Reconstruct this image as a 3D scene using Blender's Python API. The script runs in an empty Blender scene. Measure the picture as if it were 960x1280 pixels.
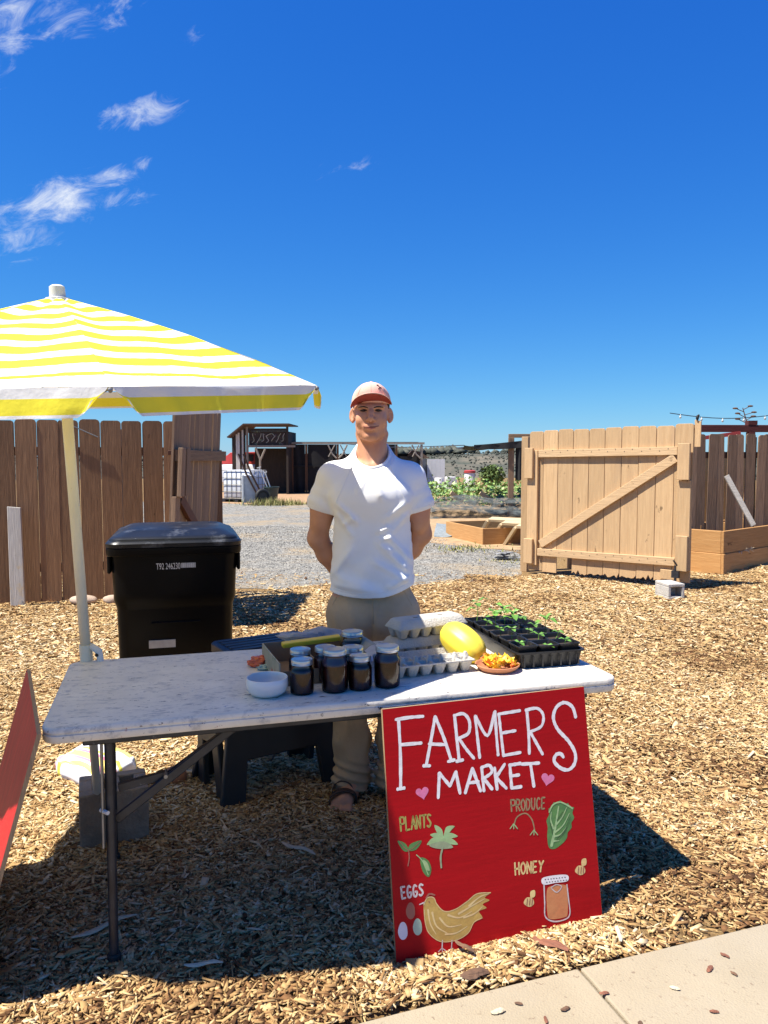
import bpy, bmesh, math, random
import numpy as np
from mathutils import Vector, Matrix, Euler, noise as mnoise
random.seed(7); rng = np.random.default_rng(7)
S = bpy.context.scene; COL = S.collection
R = math.radians
# ------------------------------------------------------------------ camera, sky, sun, exposure
CAM_H = 1.475
cam = bpy.data.cameras.new('camera'); camo = bpy.data.objects.new('camera', cam); COL.objects.link(camo)
cam.sensor_fit = 'HORIZONTAL'; cam.sensor_width = 36.0; cam.lens = 36.0
cam.clip_start = 0.05; cam.clip_end = 8000
camo.location = (0, 0, CAM_H); camo.rotation_euler = (R(90 - 3.87), 0, 0)
S.camera = camo
SUN_EL, SUN_AZ = R(64), R(19)          # height of the sun; direction shadows run, from +X towards +Y
sdir = Vector((math.cos(SUN_AZ) * math.cos(SUN_EL), math.sin(SUN_AZ) * math.cos(SUN_EL), -math.sin(SUN_EL)))
sun = bpy.data.lights.new('sun', 'SUN'); suno = bpy.data.objects.new('sun', sun); COL.objects.link(suno)
sun.energy = 5.0; sun.angle = R(0.53); sun.color = (1, .95, .86)
suno.rotation_euler = sdir.to_track_quat('-Z', 'Y').to_euler(); suno.location = (-6, -4, 12)
W = bpy.data.worlds.new('World'); S.world = W; W.use_nodes = True
S.view_settings.view_transform = 'Standard'; S.view_settings.look = 'None'
S.view_settings.exposure = 1.06; S.view_settings.gamma = 1
S.cycles.max_bounces = 8; S.cycles.transparent_max_bounces = 12
S.cycles.use_adaptive_sampling = True

def world():
    nt = W.node_tree; n = nt.nodes; L = nt.links
    bg = n['Background']; out = n['World Output']
    sky = n.new('ShaderNodeTexSky'); sky.sky_type = 'NISHITA'; sky.sun_disc = False
    sky.sun_elevation = SUN_EL
    sky.sun_rotation = math.atan2(-sdir.x, -sdir.y)
    sky.altitude = 100; sky.air_density = 1.0; sky.dust_density = 0.1; sky.ozone_density = 2.0
    hs = n.new('ShaderNodeHueSaturation'); hs.inputs['Saturation'].default_value = 1.12; hs.inputs['Value'].default_value = 1.0
    wb = n.new('ShaderNodeMix'); wb.data_type = 'RGBA'; wb.blend_type = 'MULTIPLY'; wb.inputs['Factor'].default_value = 1; wb.inputs[7].default_value = (.60, .82, 1.26, 1)   # the camera's cool white balance
    L.new(sky.outputs[0], wb.inputs[6]); L.new(wb.outputs[2], hs.inputs['Color'])
    # the phone's rendering of blue: each channel bent the same way over the whole sky
    sp_ = n.new('ShaderNodeSeparateColor'); L.new(hs.outputs[0], sp_.inputs[0]); cb_ = n.new('ShaderNodeCombineColor')
    for i, (a_, p_) in enumerate(((.66, 1.06), (1.0, .92), (2.45, .50))):
        pw = n.new('ShaderNodeMath'); pw.operation = 'POWER'; pw.inputs[1].default_value = p_; L.new(sp_.outputs[i], pw.inputs[0])
        ml = n.new('ShaderNodeMath'); ml.operation = 'MULTIPLY'; ml.inputs[1].default_value = a_; L.new(pw.outputs[0], ml.inputs[0]); L.new(ml.outputs[0], cb_.inputs[i])
    tc = n.new('ShaderNodeTexCoord')
    # wispy fair-weather clouds: each a soft direction lobe broken up by fractal noise
    m0 = n.new('ShaderNodeMapping'); m0.inputs['Rotation'].default_value = (0, R(24), 0); L.new(tc.outputs['Generated'], m0.inputs[0])
    mp = n.new('ShaderNodeMapping'); mp.inputs['Scale'].default_value = (17, 24, 46); L.new(m0.outputs[0], mp.inputs[0])
    ns = n.new('ShaderNodeTexNoise'); ns.inputs['Scale'].default_value = 1; ns.inputs['Detail'].default_value = 11
    ns.inputs['Roughness'].default_value = .66; ns.inputs['Distortion'].default_value = .7
    L.new(mp.outputs[0], ns.inputs['Vector'])
    acc = None
    lobes = CLOUDS
    for (vx, vy, vz), (ex, ez), amp in lobes:
        d = Vector((vx, vy, vz)).normalized()
        right = Vector((0, 0, 1)).cross(-d).normalized(); up = right.cross(-d) * -1
        # tilt wisps a little up to the right
        rr = (right * .93 + up * .3).normalized(); uu = (up * .93 - right * .3).normalized()
        a = n.new('ShaderNodeVectorMath'); a.operation = 'SUBTRACT'; a.inputs[1].default_value = d
        L.new(tc.outputs['Generated'], a.inputs[0])
        terms = []
        for ax, e in ((rr, ex), (uu, ez)):
            dt = n.new('ShaderNodeVectorMath'); dt.operation = 'DOT_PRODUCT'; dt.inputs[1].default_value = ax / e
            L.new(a.outputs[0], dt.inputs[0])
            sq = n.new('ShaderNodeMath'); sq.operation = 'MULTIPLY'
            L.new(dt.outputs['Value'], sq.inputs[0]); L.new(dt.outputs['Value'], sq.inputs[1]); terms.append(sq)
        s = n.new('ShaderNodeMath'); s.operation = 'ADD'; L.new(terms[0].outputs[0], s.inputs[0]); L.new(terms[1].outputs[0], s.inputs[1])
        f = n.new('ShaderNodeMapRange'); f.inputs['From Min'].default_value = 1.6; f.inputs['From Max'].default_value = 0
        f.inputs['To Min'].default_value = 0; f.inputs['To Max'].default_value = amp
        L.new(s.outputs[0], f.inputs['Value'])
        if acc is None: acc = f.outputs[0]
        else:
            m = n.new('ShaderNodeMath'); m.operation = 'MAXIMUM'; L.new(acc, m.inputs[0]); L.new(f.outputs[0], m.inputs[1]); acc = m.outputs[0]
    ad = n.new('ShaderNodeMath'); ad.operation = 'ADD'; L.new(acc, ad.inputs[0]); L.new(ns.outputs['Fac'], ad.inputs[1])
    th = n.new('ShaderNodeMapRange'); th.interpolation_type = 'SMOOTHSTEP'
    th.inputs['From Min'].default_value = .74; th.inputs['From Max'].default_value = 1.20
    L.new(ad.outputs[0], th.inputs['Value'])
    mx = n.new('ShaderNodeMix'); mx.data_type = 'RGBA'
    L.new(th.outputs[0], mx.inputs['Factor']); L.new(cb_.outputs[0], mx.inputs[6]); mx.inputs[7].default_value = (7.4, 7.7, 8.0, 1)
    L.new(mx.outputs[2], bg.inputs['Color']); bg.inputs['Strength'].default_value = .062

def skydir(px, py):
    "direction of a point of the photograph, for the clouds"
    a = R(3.87); c, s = math.cos(a), math.sin(a); x = (px - 480) / 960; u = (640 - py) / 960
    return Vector((x, c + u * s, -s + u * c)).normalized()
CLOUDS = [(skydir(172, 143), (.062, .020), .40), (skydir(246, 38), (.04, .016), .21), (skydir(50, 15), (.12, .035), .40),
          (skydir(0, 85), (.03, .03), .3), (skydir(70, 252), (.06, .032), .42), (skydir(158, 250), (.045, .018), .34),
          (skydir(20, 285), (.06, .04), .40), (skydir(176, 204), (.022, .010), .30), (skydir(120, 222), (.06, .018), .37),
          (skydir(400, 218), (.04, .022), .21), (skydir(465, 205), (.04, .016), .21), (skydir(10, 50), (.05, .02), .34),
          ((-.9, .3, .6), (.3, .12), .3), ((.2, -.8, .7), (.3, .1), .26)]
world()

# ------------------------------------------------------------------ node materials
def nodes_of(m):
    m.use_nodes = True; nt = m.node_tree
    return nt, nt.nodes, nt.links, nt.nodes['Principled BSDF']
def c4(c): return (c[0], c[1], c[2], 1)
def ramp(n, stops):
    r = n.new('ShaderNodeValToRGB'); e = r.color_ramp.elements
    e[0].position, e[0].color = stops[0][0], c4(stops[0][1]); e[1].position, e[1].color = stops[-1][0], c4(stops[-1][1])
    for p, c in stops[1:-1]:
        k = e.new(p); k.color = c4(c)
    return r
def mat(name, c1, c2=None, rough=.6, scale=6, stretch=(1, 1, 1), bump=0, bscale=60, metal=0, rand=0, coat=0, spots=None, detail=5, spec=.5, world_co=False):
    m = bpy.data.materials.new(name); nt, n, L, b = nodes_of(m)
    b.inputs['Roughness'].default_value = rough; b.inputs['Metallic'].default_value = metal
    b.inputs['Specular IOR Level'].default_value = spec
    if coat: b.inputs['Coat Weight'].default_value = coat; b.inputs['Coat Roughness'].default_value = .08
    tc = n.new('ShaderNodeTexCoord'); oi = n.new('ShaderNodeObjectInfo')
    ad = n.new('ShaderNodeVectorMath'); ad.operation = 'MULTIPLY_ADD'; ad.inputs[1].default_value = (1, 1, 1)
    if world_co:
        g = n.new('ShaderNodeNewGeometry'); L.new(g.outputs['Position'], ad.inputs[0]); ad.inputs[2].default_value = (0, 0, 0)
    else:
        L.new(tc.outputs['Object'], ad.inputs[0])
        cm = n.new('ShaderNodeMath'); cm.operation = 'MULTIPLY'; cm.inputs[1].default_value = 37.0
        L.new(oi.outputs['Random'], cm.inputs[0]); L.new(cm.outputs[0], ad.inputs[2])
    mp = n.new('ShaderNodeMapping'); mp.inputs['Scale'].default_value = stretch; L.new(ad.outputs[0], mp.inputs[0])
    col = None
    if c2 is None: c2 = tuple(x * .85 for x in c1)
    nz = n.new('ShaderNodeTexNoise'); nz.inputs['Scale'].default_value = scale; nz.inputs['Detail'].default_value = detail
    nz.inputs['Roughness'].default_value = .65
    L.new(mp.outputs[0], nz.inputs['Vector'])
    rp = ramp(n, [(.32, c2), (.68, c1)]); L.new(nz.outputs['Fac'], rp.inputs[0]); col = rp.outputs[0]
    for sp in (spots or []):
        sc, lo, hi, cc = sp[:4]
        z = n.new('ShaderNodeTexNoise'); z.inputs['Scale'].default_value = sc; z.inputs['Detail'].default_value = 6; z.inputs['Roughness'].default_value = .7
        if len(sp) > 4:
            m2 = n.new('ShaderNodeMapping'); m2.inputs['Scale'].default_value = sp[4]; L.new(ad.outputs[0], m2.inputs[0]); L.new(m2.outputs[0], z.inputs['Vector'])
        else: L.new(ad.outputs[0], z.inputs['Vector'])
        mr = n.new('ShaderNodeMapRange'); mr.inputs['From Min'].default_value = lo; mr.inputs['From Max'].default_value = hi
        L.new(z.outputs['Fac'], mr.inputs['Value'])
        mx = n.new('ShaderNodeMix'); mx.data_type = 'RGBA'; L.new(mr.outputs[0], mx.inputs['Factor']); L.new(col, mx.inputs[6]); mx.inputs[7].default_value = c4(cc)
        col = mx.outputs[2]
    if rand:
        h = n.new('ShaderNodeHueSaturation'); mr = n.new('ShaderNodeMapRange')
        mr.inputs['To Min'].default_value = 1 - rand; mr.inputs['To Max'].default_value = 1 + rand
        L.new(oi.outputs['Random'], mr.inputs['Value']); L.new(mr.outputs[0], h.inputs['Value']); L.new(col, h.inputs['Color']); col = h.outputs[0]
    L.new(col, b.inputs['Base Color'])
    if bump:
        z = n.new('ShaderNodeTexNoise'); z.inputs['Scale'].default_value = bscale; z.inputs['Detail'].default_value = 4
        L.new(mp.outputs[0], z.inputs['Vector'])
        bp = n.new('ShaderNodeBump'); bp.inputs['Strength'].default_value = bump; bp.inputs['Distance'].default_value = .01
        L.new(z.outputs['Fac'], bp.inputs['Height']); L.new(bp.outputs[0], b.inputs['Normal'])
    return m
def wood(name, lite, dark, axis='z', rough=.75, rand=.16, knots=True, dirt=None):
    st = {'z': (14, 14, .9), 'x': (.9, 14, 14), 'y': (14, .9, 14)}[axis]
    sp = []
    k = {'z': (1, 1, .45), 'x': (.45, 1, 1), 'y': (1, .45, 1)}[axis]
    if knots: sp.append((11, .655, .70, tuple(x * .45 for x in dark), k))
    sp.append((2.2, .5, .75, tuple((a * .55 + b * .45) for a, b in zip(dark, lite))))
    if dirt: sp.append(dirt)
    return mat(name, lite, dark, rough=rough, scale=3.5, stretch=st, bump=.35, bscale=9, rand=rand, spots=sp, detail=8, spec=.25)

M = {}
M['fence'] = wood('stained_fence_wood', (.33, .185, .092), (.185, .10, .05), rand=.2)
M['fence_x'] = wood('stained_fence_rail_wood', (.2, .11, .055), (.11, .055, .03), axis='x')
M['gate'] = wood('tan_painted_gate_wood', (.57, .385, .205), (.46, .295, .15), rand=.11, dirt=(2.6, .55, .75, (.40, .265, .15), (1, 1, .3)))
M['gate_x'] = wood('tan_painted_rail_wood', (.60, .415, .23), (.49, .325, .175), axis='x', rand=.06)
M['rightfence'] = wood('grey_brown_fence_wood', (.31, .195, .118), (.18, .108, .064), rand=.2)
M['leftgate'] = wood('weathered_gate_wood', (.30, .195, .12), (.19, .115, .07), rand=.15)
M['leftgate_x'] = wood('weathered_gate_rail_wood', (.27, .175, .105), (.17, .105, .06), axis='x', rand=.1)
M['darkpost'] = wood('dark_post_wood', (.12, .06, .032), (.06, .03, .018))
M['bed_x'] = wood('fresh_orange_plank', (.52, .29, .115), (.40, .2, .07), axis='x', rand=.12)
M['greywood'] = wood('weathered_grey_wood', (.52, .49, .44), (.34, .31, .27), rand=.05, dirt=(4, .55, .7, (.5, .36, .17)))
M['greywood_x'] = wood('weathered_grey_lumber', (.50, .45, .38), (.34, .31, .26), axis='x', rand=.05)
M['pale_x'] = wood('pale_cut_lumber', (.60, .47, .29), (.45, .33, .18), axis='x', rand=.12)
M['tabletop'] = mat('scuffed_white_plastic', (.80, .74, .625), (.64, .59, .50), rough=.5, scale=7, bump=.12, bscale=90, spots=[
    (3, .5, .8, (.62, .585, .53)), (19, .53, .66, (.46, .44, .41), (1, 2.0, 1)), (13, .62, .70, (.30, .29, .30), (1, 2, 1)), (17, .655, .72, (.22, .26, .40)), (23, .67, .70, (.42, .2, .17)), (48, .635, .66, (.10, .10, .11), (.5, 1.8, 1)), (26, .635, .655, (.04, .04, .05), (.8, 2.2, 1))])
M['steel_dark'] = mat('dark_painted_steel', (.03, .032, .038), (.012, .012, .016), rough=.45, scale=20, spots=[(30, .66, .74, (.2, .2, .2))])
M['steel_grey'] = mat('grey_steel', (.32, .31, .29), (.2, .2, .19), rough=.4, metal=.6, scale=14)
M['bin'] = mat('black_cart_plastic', (.0045, .0045, .005), (.003, .003, .003), rough=.3, spec=.12, scale=3, bump=.03, bscale=200)
M['binlid'] = mat('dusty_black_lid_plastic', (.014, .015, .017), (.007, .008, .009), spec=.3, rough=.36, scale=5, spots=[(7, .55, .75, (.10, .105, .115)), (60, .7, .74, (.3, .3, .3))])
M['white_print'] = mat('white_print', (.6, .6, .6), (.5, .5, .5), rough=.6)
M['stool'] = mat('black_stool_plastic', (.014, .014, .016), (.008, .008, .009), rough=.5, bump=.05)
M['stooltop'] = mat('navy_stool_plastic', (.018, .026, .042), (.011, .016, .027), rough=.5, scale=9)
M['concrete_block'] = mat('grey_concrete_block', (.36, .29, .215), (.22, .175, .13), rough=.95, scale=9, bump=.8, bscale=70)
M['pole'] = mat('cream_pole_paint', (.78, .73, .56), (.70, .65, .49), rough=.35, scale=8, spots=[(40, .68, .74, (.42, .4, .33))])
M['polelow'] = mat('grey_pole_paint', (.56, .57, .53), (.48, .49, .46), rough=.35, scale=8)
M['finial'] = mat('white_vinyl', (.72, .71, .66), (.6, .59, .54), rough=.45)
M['skin'] = mat('tanned_skin', (.60, .31, .185), (.52, .25, .145), rough=.5, scale=9, spots=[(3, .5, .8, (.54, .24, .145))], spec=.35, bump=.06, bscale=160)
M['lip'] = mat('lips', (.50, .17, .125), rough=.5)
M['brow'] = mat('dark_brown_hair', (.045, .025, .015), (.02, .012, .008), rough=.8)
M['eye'] = mat('squinting_eye', (.05, .035, .028), (.02, .014, .012), rough=.25, scale=120)
M['shirt'] = mat('white_cotton', (.87, .865, .86), (.83, .825, .82), rough=.9, scale=5, bump=.10, bscale=420, spec=.15)
M['trousers'] = mat('khaki_canvas', (.50, .375, .245), (.41, .30, .19), rough=.9, scale=6, bump=.2, bscale=260, spots=[(5, .6, .8, (.2, .15, .1))], spec=.15)
M['cap'] = mat('salmon_cap_cotton', (.83, .49, .39), (.76, .43, .33), rough=.9, scale=10, bump=.15, bscale=500, spec=.15)
M['capunder'] = mat('red_brim_underside', (.34, .065, .048), (.28, .05, .04), rough=.9, spec=.15)
M['black'] = mat('black_matte', (.012, .012, .012), rough=.7)
M['sandal'] = mat('brown_sandal_leather', (.07, .04, .03), (.04, .022, .016), rough=.7)
M['jarlid'] = mat('silver_jar_lid', (.62, .62, .60), (.5, .5, .49), rough=.28, metal=.85, scale=12)
M['jam'] = mat('dark_preserve', (.055, .008, .006), (.018, .003, .003), rough=.3, scale=30, spots=[(45, .55, .7, (.11, .03, .012))])
M['jamred'] = mat('red_preserve', (.12, .012, .01), (.06, .006, .006), rough=.35, scale=30)
M['jamtop'] = mat('purple_headspace', (.06, .035, .09), (.035, .02, .06), rough=.4)
M['cardboard'] = mat('brown_cardboard', (.34, .22, .12), (.26, .165, .09), rough=.9, scale=8)
M['cardprint'] = mat('printed_cardboard', (.42, .36, .26), (.24, .25, .17), rough=.8, scale=10, spots=[(12, .6, .66, (.32, .06, .04)), (9, .62, .68, (.06, .16, .07))])
M['yellowbox'] = mat('yellow_card', (.88, .60, .04), (.82, .52, .03), rough=.5)
M['greybag'] = mat('grey_plastic_bag', (.36, .36, .37), (.24, .24, .26), rough=.5, scale=14)
M['paper'] = mat('white_paper', (.75, .76, .78), (.7, .7, .72), rough=.8)
M['eggcarton'] = mat('grey_pulp', (.54, .50, .43), (.45, .415, .355), rough=.95, scale=20, bump=.5, bscale=160)
M['squash'] = mat('yellow_squash', (.82, .66, .06), (.78, .57, .045), rough=.42, scale=5, stretch=(1, 1, 1), spots=[(6, .62, .8, (.80, .50, .04))])
M['stem'] = mat('dry_squash_stem', (.5, .38, .16), (.35, .25, .1), rough=.8)
M['terracotta'] = mat('terracotta', (.46, .185, .085), (.38, .15, .07), rough=.8, scale=14)
M['pepper'] = mat('yellow_flowers', (.78, .55, .03), (.75, .4, .03), rough=.5, rand=.15, scale=14)
M['pepper2'] = mat('orange_flowers', (.72, .22, .03), (.62, .13, .03), rough=.5, rand=.2)
M['bowl'] = mat('white_ceramic', (.82, .78, .71), (.80, .76, .69), rough=.22, coat=.4)
M['seedtray'] = mat('black_tray_plastic', (.016, .016, .017), (.010, .010, .010), rough=.42, scale=20, spots=[(14, .62, .75, (.07, .06, .05))])
M['soil'] = mat('dark_soil', (.045, .03, .02), (.02, .013, .009), rough=1, scale=60, bump=1, bscale=90)
M['seedleaf'] = mat('seedling_leaf', (.14, .30, .035), (.08, .2, .025), rough=.5, rand=.3)
M['orangebag'] = mat('orange_red_plastic', (.66, .13, .05), (.5, .07, .03), rough=.4, scale=30)
M['glassy'] = None
M['signred'] = mat('red_sign_paint', (.40, .0035, .007), (.345, .003, .006), spec=.15, rough=.6, scale=3.5, stretch=(.7, 1, 5), bump=.06, bscale=20, spots=[(2, .6, .8, (.36, .004, .008))])
M['boardred'] = mat('red_board_paint', (.56, .012, .016), (.36, .008, .01), rough=.55, scale=4, stretch=(6, 6, .7), bump=.15, bscale=14, spots=[(9, .68, .76, (.3, .08, .03), (3, 3, .5))])
M['ply'] = mat('plywood_edge', (.42, .29, .16), (.25, .16, .085), rough=.8, scale=40, stretch=(8, 8, .4))
def paint(name, c, d=None): return mat(name, c, d or (c[0] * .93 + .02, c[1] * .82, c[2] * .83), rough=.6, scale=22, bump=.10, bscale=60)
P = dict(white=paint('white_brush_paint', (.82, .79, .76), (.76, .70, .68)), pink=paint('pink_brush_paint', (.70, .20, .36)), olive=paint('olive_brush_paint', (.36, .34, .08)),
         dull=paint('khaki_brush_paint', (.30, .21, .10)), cream=paint('cream_brush_paint', (.72, .55, .22)), pale=paint('pale_brush_paint', (.62, .56, .52)),
         green=paint('green_brush_paint', (.11, .25, .06), (.06, .17, .05)), light=paint('light_green_brush_paint', (.32, .50, .22)), dkgreen=paint('deep_green_brush_paint', (.04, .11, .035)),
         mint=paint('mint_brush_paint', (.42, .58, .42)), brown=paint('brown_brush_paint', (.33, .12, .08)), skyw=paint('bluish_white_brush_paint', (.66, .68, .74)),
         gold=paint('gold_brush_paint', (.55, .36, .09), (.42, .25, .06)), tan=paint('light_gold_brush_paint', (.70, .54, .24)), peach=paint('peach_brush_paint', (.58, .24, .09)), ink=paint('dark_brush_paint', (.05, .03, .02)), sage=paint('sage_brush_paint', (.28, .36, .20)))

def jar_glass():
    m = bpy.data.materials.new('jar_glass'); nt, n, L, b = nodes_of(m); n.remove(b)
    t = n.new('ShaderNodeBsdfTransparent'); t.inputs[0].default_value = (.93, .95, .95, 1)
    g = n.new('ShaderNodeBsdfGlossy'); g.inputs['Roughness'].default_value = .03
    f = n.new('ShaderNodeFresnel'); f.inputs[0].default_value = 1.5
    mx = n.new('ShaderNodeMixShader'); L.new(f.outputs[0], mx.inputs[0]); L.new(t.outputs[0], mx.inputs[1]); L.new(g.outputs[0], mx.inputs[2])
    L.new(mx.outputs[0], n['Material Output'].inputs['Surface']); return m
M['glass'] = jar_glass()

# ------------------------------------------------------------------ mesh helpers
class MB:
    def __init__(s): s.v = []; s.f = []; s.m = []; s.mi = 0
    def add(s, vs, fs):
        o = len(s.v); s.v += [tuple(v) for v in vs]; s.f += [tuple(o + i for i in f) for f in fs]; s.m += [s.mi] * len(fs); return s
    def obox(s, c, size, rot=None):
        hx, hy, hz = (x / 2 for x in size); vs = []
        for x, y, z in ((-1, -1, -1), (1, -1, -1), (1, 1, -1), (-1, 1, -1), (-1, -1, 1), (1, -1, 1), (1, 1, 1), (-1, 1, 1)):
            v = Vector((x * hx, y * hy, z * hz))
            if rot is not None: v = rot @ v
            vs.append(v + Vector(c))
        return s.add(vs, [(3, 2, 1, 0), (4, 5, 6, 7), (0, 1, 5, 4), (1, 2, 6, 5), (2, 3, 7, 6), (3, 0, 4, 7)])
    def box(s, x0, x1, y0, y1, z0, z1): return s.obox(((x0 + x1) / 2, (y0 + y1) / 2, (z0 + z1) / 2), (x1 - x0, y1 - y0, z1 - z0))
    def bar(s, a, b, w, t, up=(0, 0, 1)):
        "rectangular bar from a to b; w across, t along up"
        a, b = Vector(a), Vector(b); d = (b - a); l = d.length; x = d.normalized(); y = Vector(up).cross(x)
        if y.length < 1e-4: y = Vector((0, 1, 0)).cross(x)
        y.normalize(); z = x.cross(y); m = Matrix((x, y, z)).transposed()
        return s.obox((a + b) / 2, (l, w, t), m)
    def tube(s, pts, r, n=10, caps=True, flat=1.0):
        pts = [Vector(p) for p in pts]; k = len(pts); rs = r if isinstance(r, (list, tuple)) else [r] * k
        o = len(s.v); ref = None; vs = []
        for i, p in enumerate(pts):
            t = (pts[min(i + 1, k - 1)] - pts[max(i - 1, 0)]).normalized()
            if ref is None:
                ref = Vector((0, 0, 1)) if abs(t.z) < .9 else Vector((1, 0, 0))
            u = ref - t * ref.dot(t); u.normalize(); w = t.cross(u); ref = u
            for j in range(n):
                a = 2 * math.pi * j / n; vs.append(p + u * (math.cos(a) * rs[i]) + w * (math.sin(a) * rs[i] * flat))
        fs = [(i * n + j, i * n + (j + 1) % n, (i + 1) * n + (j + 1) % n, (i + 1) * n + j) for i in range(k - 1) for j in range(n)]
        if caps: fs += [tuple(reversed(range(n))), tuple((k - 1) * n + j for j in range(n))]
        return s.add(vs, fs)
    def lathe(s, prof, n=24, c=(0, 0, 0)):
        k = len(prof); vs = [(c[0] + r * math.cos(2 * math.pi * j / n), c[1] + r * math.sin(2 * math.pi * j / n), c[2] + z) for r, z in prof for j in range(n)]
        fs = [(i * n + j, i * n + (j + 1) % n, (i + 1) * n + (j + 1) % n, (i + 1) * n + j) for i in range(k - 1) for j in range(n)]
        fs += [tuple(reversed(range(n))), tuple((k - 1) * n + j for j in range(n))]
        return s.add(vs, fs)
    def prism(s, poly, y0, y1):
        "polygon in x,z pushed along y"
        k = len(poly); vs = [(x, y0, z) for x, z in poly] + [(x, y1, z) for x, z in poly]
        fs = [tuple(range(k)), tuple(reversed(range(k, 2 * k)))] + [(i, k + i, k + (i + 1) % k, (i + 1) % k) for i in range(k)]
        return s.add(vs, fs)
    def prismz(s, poly, z0, z1):
        k = len(poly); vs = [(x, y, z0) for x, y in poly] + [(x, y, z1) for x, y in poly]
        fs = [tuple(reversed(range(k))), tuple(range(k, 2 * k))] + [(i, (i + 1) % k, k + (i + 1) % k, k + i) for i in range(k)]
        return s.add(vs, fs)
    def loft(s, rings, caps=True):
        n = len(rings[0]); vs = [p for r in rings for p in r]; k = len(rings)
        fs = [(i * n + j, i * n + (j + 1) % n, (i + 1) * n + (j + 1) % n, (i + 1) * n + j) for i in range(k - 1) for j in range(n)]
        if caps: fs += [tuple(reversed(range(n))), tuple((k - 1) * n + j for j in range(n))]
        return s.add(vs, fs)
    def grid(s, fn, nu, nv):
        vs = [fn(i / nu, j / nv) for i in range(nu + 1) for j in range(nv + 1)]
        fs = [(i * (nv + 1) + j, (i + 1) * (nv + 1) + j, (i + 1) * (nv + 1) + j + 1, i * (nv + 1) + j + 1) for i in range(nu) for j in range(nv)]
        return s.add(vs, fs)
    def ball(s, c, r, nu=12, nv=8, rot=None):
        r = (r, r, r) if not isinstance(r, (tuple, list)) else r; vs = []
        for i in range(nv + 1):
            a = math.pi * i / nv
            for j in range(nu):
                b = 2 * math.pi * j / nu; v = Vector((r[0] * math.sin(a) * math.cos(b), r[1] * math.sin(a) * math.sin(b), r[2] * math.cos(a)))
                if rot is not None: v = rot @ v
                vs.append(v + Vector(c))
        return s.add(vs, [(i * nu + j, (i + 1) * nu + j, (i + 1) * nu + (j + 1) % nu, i * nu + (j + 1) % nu) for i in range(nv) for j in range(nu)])
    def mesh(s, name, mats, smooth=False):
        me = bpy.data.meshes.new(name); me.from_pydata(s.v, [], s.f)
        for m in (mats if isinstance(mats, (list, tuple)) else [mats]): me.materials.append(m)
        if isinstance(mats, (list, tuple)): me.polygons.foreach_set('material_index', s.m)
        bm = bmesh.new(); bm.from_mesh(me); bmesh.ops.remove_doubles(bm, verts=bm.verts, dist=1e-6); bmesh.ops.recalc_face_normals(bm, faces=bm.faces); bm.to_mesh(me); bm.free()
        if smooth: me.polygons.foreach_set('use_smooth', [True] * len(me.polygons))
        me.update(); return me
    def build(s, name, m, parent=None, smooth=False, bevel=0, seg=1, loc=None, rot=None, auto=None, subd=0, **props):
        return link(s.mesh(name, m, smooth), name, parent, bevel, seg, loc, rot, auto, subd, **props)
def link(me, name, parent=None, bevel=0, seg=1, loc=None, rot=None, auto=None, subd=0, **props):
    o = bpy.data.objects.new(name, me); COL.objects.link(o)
    if parent is not None: o.parent = parent
    if loc is not None: o.location = loc
    if rot is not None: o.rotation_euler = rot
    if subd:
        q = o.modifiers.new('s', 'SUBSURF'); q.levels = q.render_levels = subd
    if bevel:
        q = o.modifiers.new('b', 'BEVEL'); q.width = bevel; q.segments = seg; q.limit_method = 'ANGLE'; q.angle_limit = R(40)
    if auto:
        me.polygons.foreach_set('use_smooth', [True] * len(me.polygons)); me.set_sharp_from_angle(angle=R(auto))
    for k, v in props.items(): o[k] = v
    return o
def tag(o, label, cat, group=None):
    o['label'] = label; o['category'] = cat
    if group: o['group'] = group
    return o
def thing(name, label, cat, loc=(0, 0, 0), rz=0, group=None, rot=None):
    o = bpy.data.objects.new(name, None); COL.objects.link(o); o.empty_display_size = .1
    o.location = loc; o.rotation_euler = rot or (0, 0, rz)
    return tag(o, label, cat, group)
def copy_tree(o, parent=None):
    c = o.copy(); COL.objects.link(c)
    if parent is not None: c.parent = parent
    for ch in list(o.children): copy_tree(ch, c)
    return c
def piece(src, parent, loc, rot=(0, 0, 0), scale=None, m=None, name=None):
    c = src.copy(); COL.objects.link(c); c.parent = parent; c.location = loc; c.rotation_euler = rot
    if scale: c.scale = scale
    if name: c.name = name
    return c
def rrect(hx, hy, r, n=5, cx=0, cy=0):
    out = []
    for qx, qy, a0 in ((1, 1, 0), (-1, 1, 90), (-1, -1, 180), (1, -1, 270)):
        for i in range(n + 1):
            a = R(a0 + 90 * i / n); out.append((cx + qx * (hx - r) + r * math.cos(a), cy + qy * (hy - r) + r * math.sin(a)))
    return out
def rloft(mb, secs, n=5, caps=True):
    "secs: (z, hx, hy, r, cx, cy)"
    return mb.loft([[(x, y, s[0]) for x, y in rrect(s[1], s[2], s[3], n, s[4] if len(s) > 4 else 0, s[5] if len(s) > 5 else 0)] for s in secs], caps)
def noisy(o, amp, freq, seed=0):
    for v in o.data.vertices:
        p = v.co * freq + Vector((seed, seed * 1.7, 0)); v.co += v.normal * (mnoise.noise(p) * amp)
def structure(o): o['kind'] = 'structure'; return o
def catmull(pts, n=6, closed=False):
    pts = [Vector(p) for p in pts]; k = len(pts); out = []
    for i in range(k if closed else k - 1):
        p0, p1, p2, p3 = (pts[(i - 1) % k], pts[i], pts[(i + 1) % k], pts[(i + 2) % k]) if closed else (pts[max(i - 1, 0)], pts[i], pts[i + 1], pts[min(i + 2, k - 1)])
        for j in range(n):
            t = j / n
            out.append(.5 * ((2 * p1) + (p2 - p0) * t + (2 * p0 - 5 * p1 + 4 * p2 - p3) * t * t + (3 * p1 - p0 - 3 * p2 + p3) * t ** 3))
    if not closed: out.append(pts[-1])
    return out
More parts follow.
